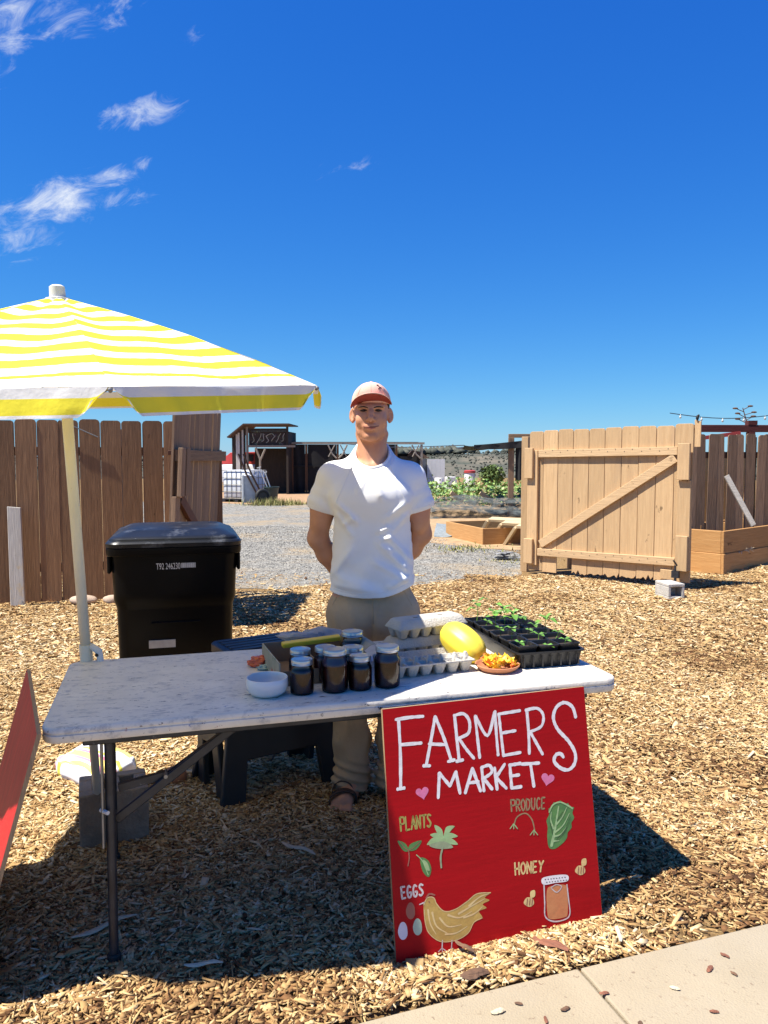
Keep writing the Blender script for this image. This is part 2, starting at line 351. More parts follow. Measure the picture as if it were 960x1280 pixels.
# ------------------------------------------------------------------ ground
def ground():
    # wood-chip yard sheet out to the rim of the mesa
    m = bpy.data.materials.new('packed_wood_chip_ground'); nt, n, L, b = nodes_of(m)
    g = n.new('ShaderNodeNewGeometry'); b.inputs['Roughness'].default_value = .95; b.inputs['Specular IOR Level'].default_value = .1
    vo = n.new('ShaderNodeTexVoronoi'); vo.inputs['Scale'].default_value = 26; vo.inputs['Randomness'].default_value = 1
    ns = n.new('ShaderNodeTexNoise'); ns.inputs['Scale'].default_value = 40; ns.inputs['Detail'].default_value = 7; ns.inputs['Roughness'].default_value = .75
    nl = n.new('ShaderNodeTexNoise'); nl.inputs['Scale'].default_value = .8; nl.inputs['Detail'].default_value = 3
    for q in (vo, ns, nl): L.new(g.outputs['Position'], q.inputs['Vector'])
    r1 = ramp(n, [(.3, (.11, .06, .026)), (.5, (.26, .165, .073)), (.72, (.43, .295, .14))]); L.new(ns.outputs['Fac'], r1.inputs[0])
    mx = n.new('ShaderNodeMix'); mx.data_type = 'RGBA'; mx.blend_type = 'MULTIPLY'; mx.inputs['Factor'].default_value = .35
    r2 = ramp(n, [(.35, (.6, .6, .6)), (.65, (1, 1, 1))]); L.new(nl.outputs['Fac'], r2.inputs[0])
    L.new(r1.outputs[0], mx.inputs[6]); L.new(r2.outputs[0], mx.inputs[7]); L.new(mx.outputs[2], b.inputs['Base Color'])
    bp = n.new('ShaderNodeBump'); bp.inputs['Strength'].default_value = .9; bp.inputs['Distance'].default_value = .02
    ad = n.new('ShaderNodeMath'); ad.operation = 'ADD'; L.new(vo.outputs['Distance'], ad.inputs[0]); L.new(ns.outputs['Fac'], ad.inputs[1])
    L.new(ad.outputs[0], bp.inputs['Height']); L.new(bp.outputs[0], b.inputs['Normal'])
    mb = MB()
    def ring(r, z): return [(r * math.cos(a) , 20 + r * math.sin(a), z) for a in (2 * math.pi * i / 96 for i in range(96))]
    mb.loft([ring(.5, 0), ring(20, 0), ring(45, 0), ring(62, -1), ring(110, -9), ring(300, -38), ring(700, -46)], caps=True)
    structure(mb.build('ground', m, smooth=True))
    # gravel drive through the gateway
    m = bpy.data.materials.new('pale_crushed_gravel'); nt, n, L, b = nodes_of(m); b.inputs['Roughness'].default_value = .95; b.inputs['Specular IOR Level'].default_value = .15
    g = n.new('ShaderNodeNewGeometry')
    vo = n.new('ShaderNodeTexVoronoi'); vo.inputs['Scale'].default_value = 46
    v2 = n.new('ShaderNodeTexVoronoi'); v2.inputs['Scale'].default_value = 18
    nl = n.new('ShaderNodeTexNoise'); nl.inputs['Scale'].default_value = .55; nl.inputs['Detail'].default_value = 6; nl.inputs['Roughness'].default_value = .7
    for q in (vo, v2, nl): L.new(g.outputs['Position'], q.inputs['Vector'])
    bw = n.new('ShaderNodeSeparateColor'); L.new(vo.outputs['Color'], bw.inputs[0])
    b2 = n.new('ShaderNodeSeparateColor'); L.new(v2.outputs['Color'], b2.inputs[0])
    av = n.new('ShaderNodeMath'); av.operation = 'MULTIPLY_ADD'; av.inputs[1].default_value = .6; L.new(bw.outputs[0], av.inputs[0])
    sc = n.new('ShaderNodeMath'); sc.operation = 'MULTIPLY'; sc.inputs[1].default_value = .4; L.new(b2.outputs[0], sc.inputs[0]); L.new(sc.outputs[0], av.inputs[2])
    r1 = ramp(n, [(.1, (.08, .08, .076)), (.5, (.215, .205, .18)), (.9, (.37, .352, .305))]); L.new(av.outputs[0], r1.inputs[0])
    r2 = ramp(n, [(.5, (0, 0, 0)), (.68, (1, 1, 1))]); L.new(nl.outputs['Fac'], r2.inputs[0])
    mx = n.new('ShaderNodeMix'); mx.data_type = 'RGBA'; L.new(r2.outputs[0], mx.inputs['Factor']); L.new(r1.outputs[0], mx.inputs[6]); mx.inputs[7].default_value = (.33, .25, .15, 1)
    L.new(mx.outputs[2], b.inputs['Base Color'])
    bp = n.new('ShaderNodeBump'); bp.inputs['Strength'].default_value = .8; bp.inputs['Distance'].default_value = .02
    L.new(vo.outputs['Distance'], bp.inputs['Height']); L.new(bp.outputs[0], b.inputs['Normal'])
    pts = []
    for x, y in GRAVEL: pts.append((x, y, 0))
    pts = catmull(pts, 8, True)
    mb = MB(); mb.add([(p.x + .12 * mnoise.noise(p * 2.3), p.y + .14 * mnoise.noise(p * 2.1 + Vector((9, 0, 0))), .004) for p in pts], [tuple(range(len(pts)))])
    structure(mb.build('gravel_drive', m))
    # bare brown earth round the garden rows
    mb = MB(); pts = catmull([(.9, 13.6, 0), (1.9, 12.6, 0), (3.4, 12.4, 0), (7, 13, 0), (9, 20, 0), (12, 36, 0), (4, 44, 0), (1.6, 34, 0), (1.0, 21, 0), (.7, 16.5, 0)], 6, True)
    mb.add([(p.x + .2 * mnoise.noise(p * 1.3), p.y, .008) for p in pts], [tuple(range(len(pts)))])
    structure(mb.build('garden_soil', mat('dry_straw_soil', (.44, .30, .155), (.24, .155, .08), rough=1, scale=5, bump=1, bscale=30, world_co=True)))
    mb = MB(); pts = catmull([(-5.5, 26.2, 0), (-3.5, 25.6, 0), (-1.0, 26.5, 0), (.8, 30, 0), (0, 36, 0), (-7, 36, 0), (-8, 30, 0)], 6, True)
    mb.add([(p.x, p.y, .009) for p in pts], [tuple(range(len(pts)))])
    structure(mb.build('dirt', mat('brown_yard_dirt', (.40, .25, .13), (.25, .15, .08), rough=1, scale=5, bump=1, bscale=30, world_co=True)))
    # concrete pavement
    mc = mat('pale_concrete', (.335, .278, .19), (.295, .243, .163), rough=.9, scale=4, bump=.35, bscale=170, spots=[(3.2, .62, .78, (.21, .145, .08)), (60, .62, .66, (.20, .15, .10)), (1.4, .5, .8, (.305, .26, .19))], world_co=True)
    d = Vector((1.21, .40, 0)).normalized(); nn = Vector((d.y, -d.x, 0)); A = Vector((0, 1.925, 0))
    def slab(s0, s1):
        mb = MB(); top = []
        k = 14
        for i in range(k + 1):
            s = s0 + (s1 - s0) * i / k; bow = -.018 * max(0, .5 - s) ** 1.5
            p = A + d * s - nn * (bow * -1) * -1; top.append((p.x, p.y))
        far = [((A + d * s1 + nn * 1.6).x, (A + d * s1 + nn * 1.6).y), ((A + d * s0 + nn * 1.6).x, (A + d * s0 + nn * 1.6).y)]
        mb.prismz(list(reversed(top + far)), -.08, .022)
        return mb
    root = bpy.data.objects.new('pavement', None); COL.objects.link(root); root['kind'] = 'structure'
    for s0, s1 in ((-1.6, -.52), (-.512, .585), (.593, 1.68), (1.688, 2.8)):
        slab(s0, s1).build('slab', mc, root, bevel=.006, seg=2)
GRAVEL = [(-1.75, 8.7), (-1.0, 8.75), (0.2, 8.85), (1.0, 9.15), (1.75, 9.9), (2.2, 11), (2.1, 12.2), (1.3, 13.4), (.8, 15), (1.0, 20), (.6, 26), (-3, 25.5), (-6, 27.5), (-8.5, 27), (-6, 18), (-3.6, 11), (-2.1, 9)]
ground()
def in_poly(x, y, poly):
    c = np.zeros(x.shape, bool); j = len(poly) - 1
    for i in range(len(poly)):
        (xi, yi), (xj, yj) = poly[i], poly[j]
        c ^= ((yi > y) != (yj > y)) & (x < (xj - xi) * (y - yi) / (yj - yi + 1e-12) + xi); j = i
    return c

def attr_mat(name, stops, rough=.85, spec=.15, nscale=60):
    m = bpy.data.materials.new(name); nt, n, L, b = nodes_of(m); b.inputs['Roughness'].default_value = rough; b.inputs['Specular IOR Level'].default_value = spec
    at = n.new('ShaderNodeAttribute'); at.attribute_name = 'tone'
    r = ramp(n, stops); 
    g = n.new('ShaderNodeNewGeometry'); z = n.new('ShaderNodeTexNoise'); z.inputs['Scale'].default_value = nscale; L.new(g.outputs['Position'], z.inputs['Vector'])
    ma = n.new('ShaderNodeMath'); ma.operation = 'MULTIPLY_ADD'; ma.inputs[1].default_value = .35; ma.inputs[2].default_value = -.17
    L.new(z.outputs['Fac'], ma.inputs[0]); ad = n.new('ShaderNodeMath'); L.new(ma.outputs[0], ad.inputs[0]); L.new(at.outputs['Fac'], ad.inputs[1])
    L.new(ad.outputs[0], r.inputs[0]); L.new(r.outputs[0], b.inputs['Base Color']); return m
def raw_mesh(name, V, F, tone, m):
    "V (n,3), F (k,4) quads, tone per face"
    me = bpy.data.meshes.new(name); me.vertices.add(len(V)); me.vertices.foreach_set('co', np.asarray(V, np.float32).ravel())
    k = F.shape[1]; me.loops.add(F.size); me.loops.foreach_set('vertex_index', F.ravel().astype(np.int32))
    me.polygons.add(len(F)); me.polygons.foreach_set('loop_start', np.arange(0, F.size, k, dtype=np.int32)); me.polygons.foreach_set('loop_total', np.full(len(F), k, np.int32))
    me.update(calc_edges=True); me.validate()
    if tone is not None:
        a = me.attributes.new('tone', 'FLOAT', 'FACE'); a.data.foreach_set('value', np.asarray(tone, np.float32))
    me.materials.append(m); return me
def rotm(yaw, pitch, roll):
    cy, sy, cp, sp, cr, sr = np.cos(yaw), np.sin(yaw), np.cos(pitch), np.sin(pitch), np.cos(roll), np.sin(roll)
    Mx = np.empty((len(yaw), 3, 3))
    Mx[:, 0, 0] = cy * cp; Mx[:, 0, 1] = cy * sp * sr - sy * cr; Mx[:, 0, 2] = cy * sp * cr + sy * sr
    Mx[:, 1, 0] = sy * cp; Mx[:, 1, 1] = sy * sp * sr + cy * cr; Mx[:, 1, 2] = sy * sp * cr - cy * sr
    Mx[:, 2, 0] = -sp; Mx[:, 2, 1] = cp * sr; Mx[:, 2, 2] = cp * cr
    return Mx
PAVE_A, PAVE_D = np.array([0, 1.925]), np.array([1.21, .40]) / math.hypot(1.21, .40)
def chips():
    zones = [(1.5, 3.2, .80, 16000, .0235, .0064), (3.2, 5.6, .72, 9500, .0255, .0083), (5.6, 10.6, .66, 3000, .0355, .0125)]
    VV, FF, TT = [], [], []; off = 0
    for d0, d1, k, dens, ln, wd in zones:
        area = k * (d1 * d1 - d0 * d0); N = int(area * dens)
        y = np.sqrt(rng.uniform(d0 * d0, d1 * d1, N)); x = rng.uniform(-k, k, N) * y
        side = (x - PAVE_A[0]) * PAVE_D[1] - (y - PAVE_A[1]) * PAVE_D[0]
        keep = side < -.012 - .03 * rng.random(N) ** 2
        if d0 > 5:
            gx = x + .25 * np.sin(y * 5 + x * 3); gy = y + .3 * np.sin(x * 4.1 + 1)
            keep &= ~(in_poly(gx, gy, GRAVEL)) | (rng.random(N) < .04)
            keep &= ~((y > 9.9) & (x < 3))
        # bare, trodden patch beside the pavement
        keep &= ~((np.hypot((x - .92) / .19, (y - 2.32) / .06) < 1) & (rng.random(N) < .8))
        x, y = x[keep], y[keep]; N = len(x)
        l = ln * np.exp(rng.normal(0, .62, N)) * .5; w = wd * np.exp(rng.normal(0, .55, N)) * .5; t = rng.uniform(.0007, .0024, N) * (ln / .03) ** .5
        l = np.minimum(l, ln * 1.7); w = np.minimum(w, l * .9)
        yaw = rng.uniform(0, 2 * np.pi, N); pit = rng.normal(0, .13, N); rol = rng.normal(0, .30, N)
        lump = .006 * np.sin(x * 3.1 + 1) * np.sin(y * 3.7) + .004 * np.sin(x * 9 + y * 7)
        bank = np.where((x > 3.0) & (y > 7), .05 * np.clip((x - 3.0) / 2, 0, 1), 0)
        z = lump + .008 + bank + rng.uniform(0, .014, N) + np.abs(np.sin(pit)) * l * .4
        su = (x - .037) * .944 + (y - 2.172) * .331; sv = -(x - .037) * .331 + (y - 2.172) * .944
        z = np.where((su > -.03) & (su < .74) & (sv > -.09) & (sv < .03), .002 + .25 * (z - lump), z)
        j = lambda: rng.uniform(.45, 1.1, N)
        sx = np.stack([-l, l, l, -l] * 2, 1) * np.stack([j(), j(), j(), j()] * 2, 1)
        a1, a2, a3, a4 = j(), j(), j(), j()
        sy = np.stack([-w * a1, -w * a2, w * a3, w * a4] * 2, 1)
        bend = rng.normal(0, .12, N) * l
        sz = np.stack([-t, -t, -t, -t, t, t, t, t], 1) + np.stack([bend, -bend, -bend, bend] * 2, 1) * .5
        loc = np.stack([sx, sy, sz], 2)
        Pn = np.einsum('nij,nkj->nki', rotm(yaw, pit, rol), loc) + np.stack([x, y, z], 1)[:, None, :]
        VV.append(Pn.reshape(-1, 3))
        q = np.array([[4, 5, 6, 7], [0, 1, 5, 4], [2, 3, 7, 6], [1, 2, 6, 5], [3, 0, 4, 7]]); q = q if d0 < 3 else q[:3]
        FF.append((off + np.arange(N)[:, None, None] * 8 + q[None]).reshape(-1, 4)); off += N * 8
        damp = np.clip(np.sin(x * 2.3 + 1.2 * np.sin(y * 1.9)) * np.sin(y * 2.7 + x) - .45, 0, 1); tn = np.clip(rng.beta(2.0, 1.9, N) + .07 * np.sin(x * 1.7) * np.sin(y * 1.3) - .45 * damp, 0, 1); TT.append(np.repeat(tn, len(q)))
    m = attr_mat('shredded_wood_chip', [(.02, (.07, .034, .015)), (.18, (.20, .10, .042)), (.42, (.37, .232, .096)), (.66, (.53, .365, .17)), (1, (.69, .58, .38))], nscale=45)
    me = raw_mesh('wood_chips', np.concatenate(VV), np.concatenate(FF), np.concatenate(TT), m)
    o = link(me, 'wood_chips'); o['kind'] = 'stuff'; o['label'] = 'golden shredded wood chips covering the yard'; o['category'] = 'wood chips'
    # loose gravel stones
    N = 30000; y = np.sqrt(rng.uniform(8.6 ** 2, 17 ** 2, N)); x = rng.uniform(-.32, .2, N) * y
    kp = in_poly(x + .1 * np.sin(7 * y), y + .18 * np.sin(5 * x), GRAVEL); x, y = x[kp], y[kp]; N = len(x)
    r = rng.uniform(.004, .011, N) * (1 + .06 * (y - 9)); base = np.array([[1, 0, 0], [-1, 0, 0], [0, 1, 0], [0, -1, 0], [0, 0, .7], [0, 0, -.7]], float)
    loc = base[None] * (r[:, None, None] * rng.uniform(.6, 1.3, (N, 6, 1)))
    Pn = np.einsum('nij,nkj->nki', rotm(rng.uniform(0, 6.28, N), rng.normal(0, .4, N), rng.normal(0, .4, N)), loc) + np.stack([x, y, .004 + r * .4], 1)[:, None]
    q = np.array([[0, 2, 4], [2, 1, 4], [1, 3, 4], [3, 0, 4]])
    me = raw_mesh('gravel', Pn.reshape(-1, 3), (np.arange(N)[:, None, None] * 6 + q[None]).reshape(-1, 3), np.repeat(rng.random(N), 4),
                  attr_mat('gravel_stone', [(0, (.08, .08, .076)), (.5, (.23, .22, .195)), (1, (.40, .382, .335))]))
    o = link(me, 'gravel'); o['kind'] = 'stuff'; o['label'] = 'loose grey gravel stones on the drive'; o['category'] = 'gravel'
chips()

# distinct bits of bark and sticks lying about
def bark(x, y, z, l, w, yaw, m, label, nm='bark_piece', cat='bark piece', group=None):
    mb = MB(); k = 9; r2 = random.Random(int(x * 977 + y * 131))
    rings = []
    for i in range(k):
        t = i / (k - 1) * 2 - 1; ww = w * (1 - .6 * abs(t) ** 3) * r2.uniform(.8, 1.1); h = w * (.08 + .22 * (1 - t * t))
        c = (t * l / 2, l * .03 * math.sin(t * 3), l * .015 * math.sin(t * 4))
        rings.append([(c[0], c[1] - ww / 2, c[2]), (c[0], c[1] - ww / 4, c[2] + h * r2.uniform(.7, 1.1)), (c[0], c[1] + ww / 4, c[2] + h * r2.uniform(.7, 1.1)), (c[0], c[1] + ww / 2, c[2]), (c[0], c[1], c[2] - .002)])
    mb.loft(rings); o = mb.build(nm, m, loc=(x, y, z), rot=(R(r2.uniform(-6, 6)), R(r2.uniform(-5, 5)), yaw))
    return tag(o, label, cat, group)
M['redbark'] = mat('red_brown_bark', (.26, .10, .055), (.13, .05, .03), rough=.85, scale=12, stretch=(1, 5, 5), bump=.5, bscale=30)
M['palestick'] = mat('pale_stripped_wood', (.62, .53, .38), (.46, .37, .24), rough=.8, scale=8, stretch=(.6, 6, 6), bump=.3)
M['darkbark'] = mat('dark_bark', (.17, .09, .05), (.08, .045, .028), rough=.9, scale=12, stretch=(1, 5, 5), bump=.5, bscale=30)
bark(.50, 2.21, .028, .115, .034, R(-38), M['redbark'], 'red-brown curl of bark below the right half of the sign')
bark(.255, 2.075, .028, .085, .040, R(12), M['darkbark'], 'dark flat bark flake at the concrete edge below the hen')
bark(.24, 2.20, .028, .07, .016, R(-40), M['darkbark'], 'thin dark sliver of bark under the bottom edge of the sign')
bark(-.52, 2.12, .028, .11, .016, R(4), M['palestick'], 'pale stripped stick at the front edge of the big shadow', 'stick', 'stick')
bark(-.32, 2.78, .028, .17, .02, R(-38), M['palestick'], 'long pale splinter in the shade under the table', 'stick', 'stick')
bark(-.87, 2.30, .028, .2, .022, R(35), M['palestick'], 'long grey splinter in the shade left of the table leg', 'stick', 'stick')
bark(.72, 2.26, .028, .075, .014, R(80), M['palestick'], 'short pale stick right of the sign beside the concrete', 'stick', 'stick')
GC = 'wood chips fallen on the concrete'
for i, (px, py, l) in enumerate([(.60, 2.00, .02), (.66, 1.88, .024), (.80, 2.02, .02), (.93, 2.10, .024), (.99, 2.08, .016), (.30, 1.93, .03), (.42, 1.90, .018), (.36, 1.96, .016), (.72, 1.84, .018), (1.00, 2.16, .02), (.48, 1.94, .022), (.17, 1.87, .022), (.87, 1.93, .018), (.55, 1.86, .016)]):
    bark(px, py, .026, l * 1.35, l * .62, i * 1.3, (M['redbark'], M['darkbark'], M['palestick'])[i % 3], ('small red-brown', 'small dark brown', 'small pale')[i % 3] + ' wood chip lying loose on the concrete', 'fallen_chip', 'wood chip', GC)
# rounded rocks at the fence foot
for nm, (x, y), s, lb in (('a', (-3.05, 7.72), (.14, .09, .06), 'flat pinkish rock at the fence foot left of the pole'), ('b', (-2.78, 7.80), (.11, .08, .055), 'flat pinkish rock at the fence foot right of the pole')):
    mb = MB(); mb.ball((0, 0, 0), s, 16, 10); o = mb.build('rock', mat('pinkish_rock', (.48, .36, .27), (.36, .27, .2), rough=.9, scale=8, bump=.4), smooth=True, loc=(x, y, .05)); noisy(o, .02, 9, x); tag(o, lb, 'rock')
# ------------------------------------------------------------------ fences and gates
def dogear(w, h, t=.019, ear=.03):
    mb = MB(); r = random.Random(int(w * 1e4 + h * 1e3))
    return mb.prism([(-w / 2, 0), (w / 2, 0), (w / 2, h - ear), (w / 2 - ear * .35, h - ear * .3), (w / 2 - ear, h), (-w / 2 + ear, h), (-w / 2 + ear * .35, h - ear * .3), (-w / 2, h - ear)], -t / 2, t / 2)
def left_fence():
    a = Vector((-9.57, 6.51, 0)); b = Vector((-1.93, 8.21, 0)); ang = math.atan2(b.y - a.y, b.x - a.x); ln = (b - a).length
    t = thing('board_fence', 'stained brown board fence with dog-eared tops behind the umbrella pole', 'fence', a, ang)
    src = [dogear(.200, 1.875).mesh('board', M['fence']), dogear(.197, 1.87, ear=.028).mesh('board', M['fence']), dogear(.202, 1.88, ear=.036).mesh('board', M['fence'])]
    n = 38; r = random.Random(3)
    for i in range(n):
        o = bpy.data.objects.new('board', src[i % 3]); COL.objects.link(o); o.parent = t
        o.location = ((i + .5) * ln / n, r.uniform(-.004, .004), .01 + r.uniform(-.005, .005)); o.rotation_euler = (0, R(r.uniform(-.25, .25)), R(r.uniform(-1.2, 1.2)))
    for z in (.32, 1.52): MB().box(0, ln, .014, .052, z, z + .089).build('rail', M['fence_x'], t, bevel=.003)
    for x in (.02, 2.0, 3.9, 5.8, 6.9): MB().box(x, x + .09, .055, .145, 0, 1.80).build('post', M['fence'], t, bevel=.004)
    # diagonal wire clipped over the tops
    MB().tube([(ln - 1.42, -.03, 1.88), (ln - 1.05, -.03, 1.71)], .006, 6).build('wire', M['steel_grey'], t)
    MB().box(ln - .36, ln - .04, -.028, -.014, 1.53, 1.575).build('hinge_strap', mat('rusty_strap', (.10, .035, .018), (.05, .02, .012), rough=.8, scale=30), t, bevel=.003)
    mb = MB(); mb.tube([(.035 * math.cos(x), -.03, .035 * math.sin(x)) for x in (i * 2 * math.pi / 14 for i in range(15))], .006, 6, False)
    mb.build('ring', M['greywood'], t, loc=(ln - .2, -.01, .64), smooth=True)
left_fence()
def leaning_post():
    t = tag(MB().prism([(-.066, 0), (.07, 0), (.062, 1.02), (-.062, 1.035)], -.02, .02).build('timber_stake', M['greywood'], loc=(-3.67, 7.62, -.02), rot=(R(-4), R(-1.5), R(10)), bevel=.004),
            'short weathered grey timber stake leaning on the brown fence', 'timber stake')
leaning_post()
def left_gate():
    h = Vector((-1.80, 8.02, 0)); f = Vector((-1.87, 6.50, 0)); d = f - h; ln = d.length
    t = thing('gate_leaf', 'weathered brown gate leaf with spiky top standing open behind the bin', 'gate', h, rot=(R(-3.0), 0, math.atan2(d.y, d.x)))
    # local x runs from the hinge to the free end; +y is the side seen from the yard
    n = 10; src = [dogear(.142, 1.88, ear=.038).mesh('board', M['leftgate']), dogear(.138, 1.90, ear=.045).mesh('board', M['leftgate'])]
    r = random.Random(5)
    for i in range(n):
        o = bpy.data.objects.new('board', src[i % 2]); COL.objects.link(o); o.parent = t
        o.location = ((i + .5) * ln / n, r.uniform(-.004, .004), .09 + r.uniform(-.015, .015)); o.rotation_euler = (0, 0, R(r.uniform(-1.5, 1.5)))
    MB().box(-.10, ln - .03, .012, .052, 1.47, 1.57).build('rail', M['leftgate_x'], t, bevel=.003)
    MB().box(-.10, ln - .03, .012, .052, .25, .35).build('rail', M['leftgate_x'], t, bevel=.003)
    MB().box(ln - .10, ln - .002, .054, .092, 1.17, 1.585).build('block', M['leftgate'], t, bevel=.003)
    MB().box(ln - .24, ln - .13, .054, .092, 1.17, 1.585).build('block', M['leftgate'], t, bevel=.003)
    MB().box(ln - .12, ln - .002, .012, .05, .351, 1.168).build('stile', M['leftgate'], t, bevel=.003)
    MB().bar((ln - .16, .032, 1.15), (.02, .032, .38), .038, .095, up=(0, 0, 1)).build('brace', mat('rusty_brown_brace', (.15, .06, .03), (.09, .035, .02), rough=.8, scale=7), t, bevel=.003)
    p = MB().box(-.045, .045, -.045, .045, 0, 1.58).build('gate_post', M['darkpost'], loc=(-1.76, 8.14, 0), rot=(0, 0, .2), bevel=.004)
    tag(p, 'dark square hinge post at the far end of the weathered gate', 'gate post')
left_gate()
def right_gate():
    h = Vector((1.89, 9.99, 0)); f = Vector((3.43, 8.53, 0)); d = f - h; ln = d.length
    t = thing('gate_leaf', 'wide tan painted gate leaf with diagonal brace, propped on a concrete block', 'gate', h, math.atan2(d.y, d.x))
    n = 10; w = ln / n; r = random.Random(8)
    # front face is -y in this frame
    def board(x, wd, z0, z1, jag=0):
        ear = .03; pts = [(-wd / 2, z0)]
        if jag:
            k = 7
            pts = [(-wd / 2 + wd * i / k, z0 + (r.uniform(0, jag) if i % 2 else r.uniform(0, jag * .3))) for i in range(k + 1)]
        else: pts = [(-wd / 2, z0), (wd / 2, z0)]
        pts += [(wd / 2, z1 - ear), (wd / 2 - ear * .3, z1 - ear * .3), (wd / 2 - ear, z1), (-wd / 2 + ear, z1), (-wd / 2 + ear * .3, z1 - ear * .3), (-wd / 2, z1 - ear)]
        MB().prism(pts, -.0095, .0095).build('board', M['gate'], t, bevel=.002, loc=(x, r.uniform(-.003, .003), 0), rot=(0, 0, R(r.uniform(-.8, .8))))
    for i in range(n):
        z0 = [.05, .04, .27, .05, .06, .06, .07, .08, .08, .10][i]
        board((i + .5) * w, w - .007, z0, 1.845 + .03 * i / n + r.uniform(-.008, .008), .07 if 2 < i < 9 else 0)
    MB().prism([(-.035, 1.62), (.035, 1.62), (.035, 1.9), (-.035, 1.92)], -.01, .01).build('board', M['gate'], t, loc=(ln + .035, .015, 0), bevel=.002)
    def rail(z0, z1): MB().bar((.16, -.031, z0), (ln - .165, -.031, z1), .038, .093).build('rail', M['gate_x'], t, bevel=.004, seg=2)
    rail(1.555, 1.578); rail(.292, .325)
    MB().bar((.20, -.030, .395), (ln - .19, -.030, 1.50), .036, .105).build('brace', M['gate_x'], t, bevel=.004, seg=2)
    # stiles and doubled blocks at both ends
    MB().box(.0, .15, -.05, -.012, .12, 1.60).build('stile', M['gate'], t, bevel=.004)
    MB().box(ln - .155, ln - .005, -.05, -.012, .24, 1.25).build('stile', M['gate'], t, bevel=.004)
    for (x0, x1, z0, z1) in ((-.02, .10, 1.24, 1.63), (-.02, .11, .14, .46), (ln - .145, ln - .01, 1.255, 1.66), (ln - .145, ln - .01, .235, .63)):
        MB().box(x0, x1, -.092, -.052, z0, z1).build('block', M['gate'], t, bevel=.004)
    MB().box(ln - .33, ln - .165, -.045, -.012, .12, .23).build('block', M['gate'], t, bevel=.004)
    nl = MB()
    for i in range(n):
        for zb in (1.60, .335):
            for dx in (-.05, .05): nl.ball(((i + .5) * w + dx, -.0515 if .2 < (i + .5) * w + dx < ln - .2 else -.0105, zb + .010 * i / n + (.045 if dx > 0 else .02) - .05), (.0055, .0025, .0055), 6, 4)
    nl.build('nail_heads', M['steel_dark'], t, kind='stuff')
    rod = MB(); rod.tube([(ln - .12, -.13, .30), (ln - .12, -.13, .10), (ln - .17, -.17, .02)], .013, 8); rod.box(ln - .16, ln - .08, -.14, -.095, .16, .24); rod.tube([(ln - .10, -.13, .30), (ln - .13, -.16, .36)], .010, 6)
    rod.build('drop_bolt', M['steel_dark'], t)
    mb = MB(); mb.ball((ln + .03, 0, 1.94), (.018, .018, .03), 8, 6); mb.ball((ln + .045, -.005, 1.965), .012, 8, 6); mb.build('post_cap', M['black'], t, smooth=True)
    p = MB().box(-.045, .045, -.045, .045, 0, 1.78).build('gate_post', M['gate'], loc=(1.865, 10.12, 0), rot=(0, 0, -.5), bevel=.004)
    tag(p, 'tan square hinge post at the left end of the braced gate', 'gate post')
    b = cinder(.28, .185, .165); b.location = (3.04, 8.10, .016); b.rotation_euler = (0, 0, R(99))
    tag(b, 'pale hollow concrete block under the free end of the tan gate', 'concrete block')
def cinder(l, w, h, holes_up=False, m=None, s=.032):
    "hollow block; openings face +-x unless holes_up"
    mb = MB()
    if holes_up:
        for y in (-w / 2, w / 2 - s): mb.box(-l / 2, l / 2, y, y + s, 0, h)
        for x in (-l / 2, -s / 2, l / 2 - s): mb.box(x, x + s, -w / 2 + s, w / 2 - s, .0, h - .001)
        mb.box(-l / 2 + s, l / 2 - s, -w / 2 + s, w / 2 - s, .001, .02)
    else:
        for z in (0, h - s): mb.box(-l / 2, l / 2, -w / 2, w / 2, z, z + s)
        for y in (-w / 2, w / 2 - s): mb.box(-l / 2 + .001, l / 2 - .001, y + .0005, y + s - .0005, s, h - s)
        mb.box(-.02, .02, -w / 2 + s, w / 2 - s, s, h - s)
    return mb.build('concrete_block', m or mat('pale_concrete_block', (.50, .47, .42), (.36, .34, .3), rough=.95, scale=12, bump=.6, bscale=60), bevel=.006, seg=2)
right_gate()
def right_fence():
    a = Vector((2.5, 10.42, 0)); b = Vector((9.06, 11.508, 0)); ln = (b - a).length
    t = thing('board_fence', 'grey-brown gappy board fence behind the wooden planter box', 'fence', a, math.atan2(b.y - a.y, b.x - a.x))
    src = [dogear(.138, 1.84, ear=.026).mesh('board', M['rightfence']), dogear(.130, 1.83, ear=.03).mesh('board', M['rightfence'])]
    x = 0; r = random.Random(12); i = 0
    while x < ln:
        o = bpy.data.objects.new('board', src[i % 2]); COL.objects.link(o); o.parent = t
        o.location = (x + .07, r.uniform(-.006, .006), r.uniform(-.02, .015)); o.rotation_euler = (0, R(r.uniform(-1.1, 1.1)), R(r.uniform(-2, 2)))
        x += .142 + (r.choice([.0, .003, .008, .012, .045]) if x > 1.9 else .004); i += 1
    for z in (.35, 1.50): MB().box(0, ln, .016, .054, z, z + .089).build('rail', M['darkpost'], t, bevel=.003)
    for x in (.1, 2.75, 4.6, 6.4): MB().box(x, x + .09, .056, .146, 0, 1.80).build('post', M['darkpost'], t, bevel=.003)
right_fence()
def lean_board():
    a = Vector((4.73, 10.62, 1.26)); b = Vector((5.06, 10.48, .58))
    o = MB().bar((0, 0, 0), b - a, .085, .022, up=(.3, -1, .3)).build('loose_board', M['greywood_x'], loc=a, bevel=.003)
    tag(o, 'loose grey-white board leaning on the right fence above the planter', 'board')
lean_board()
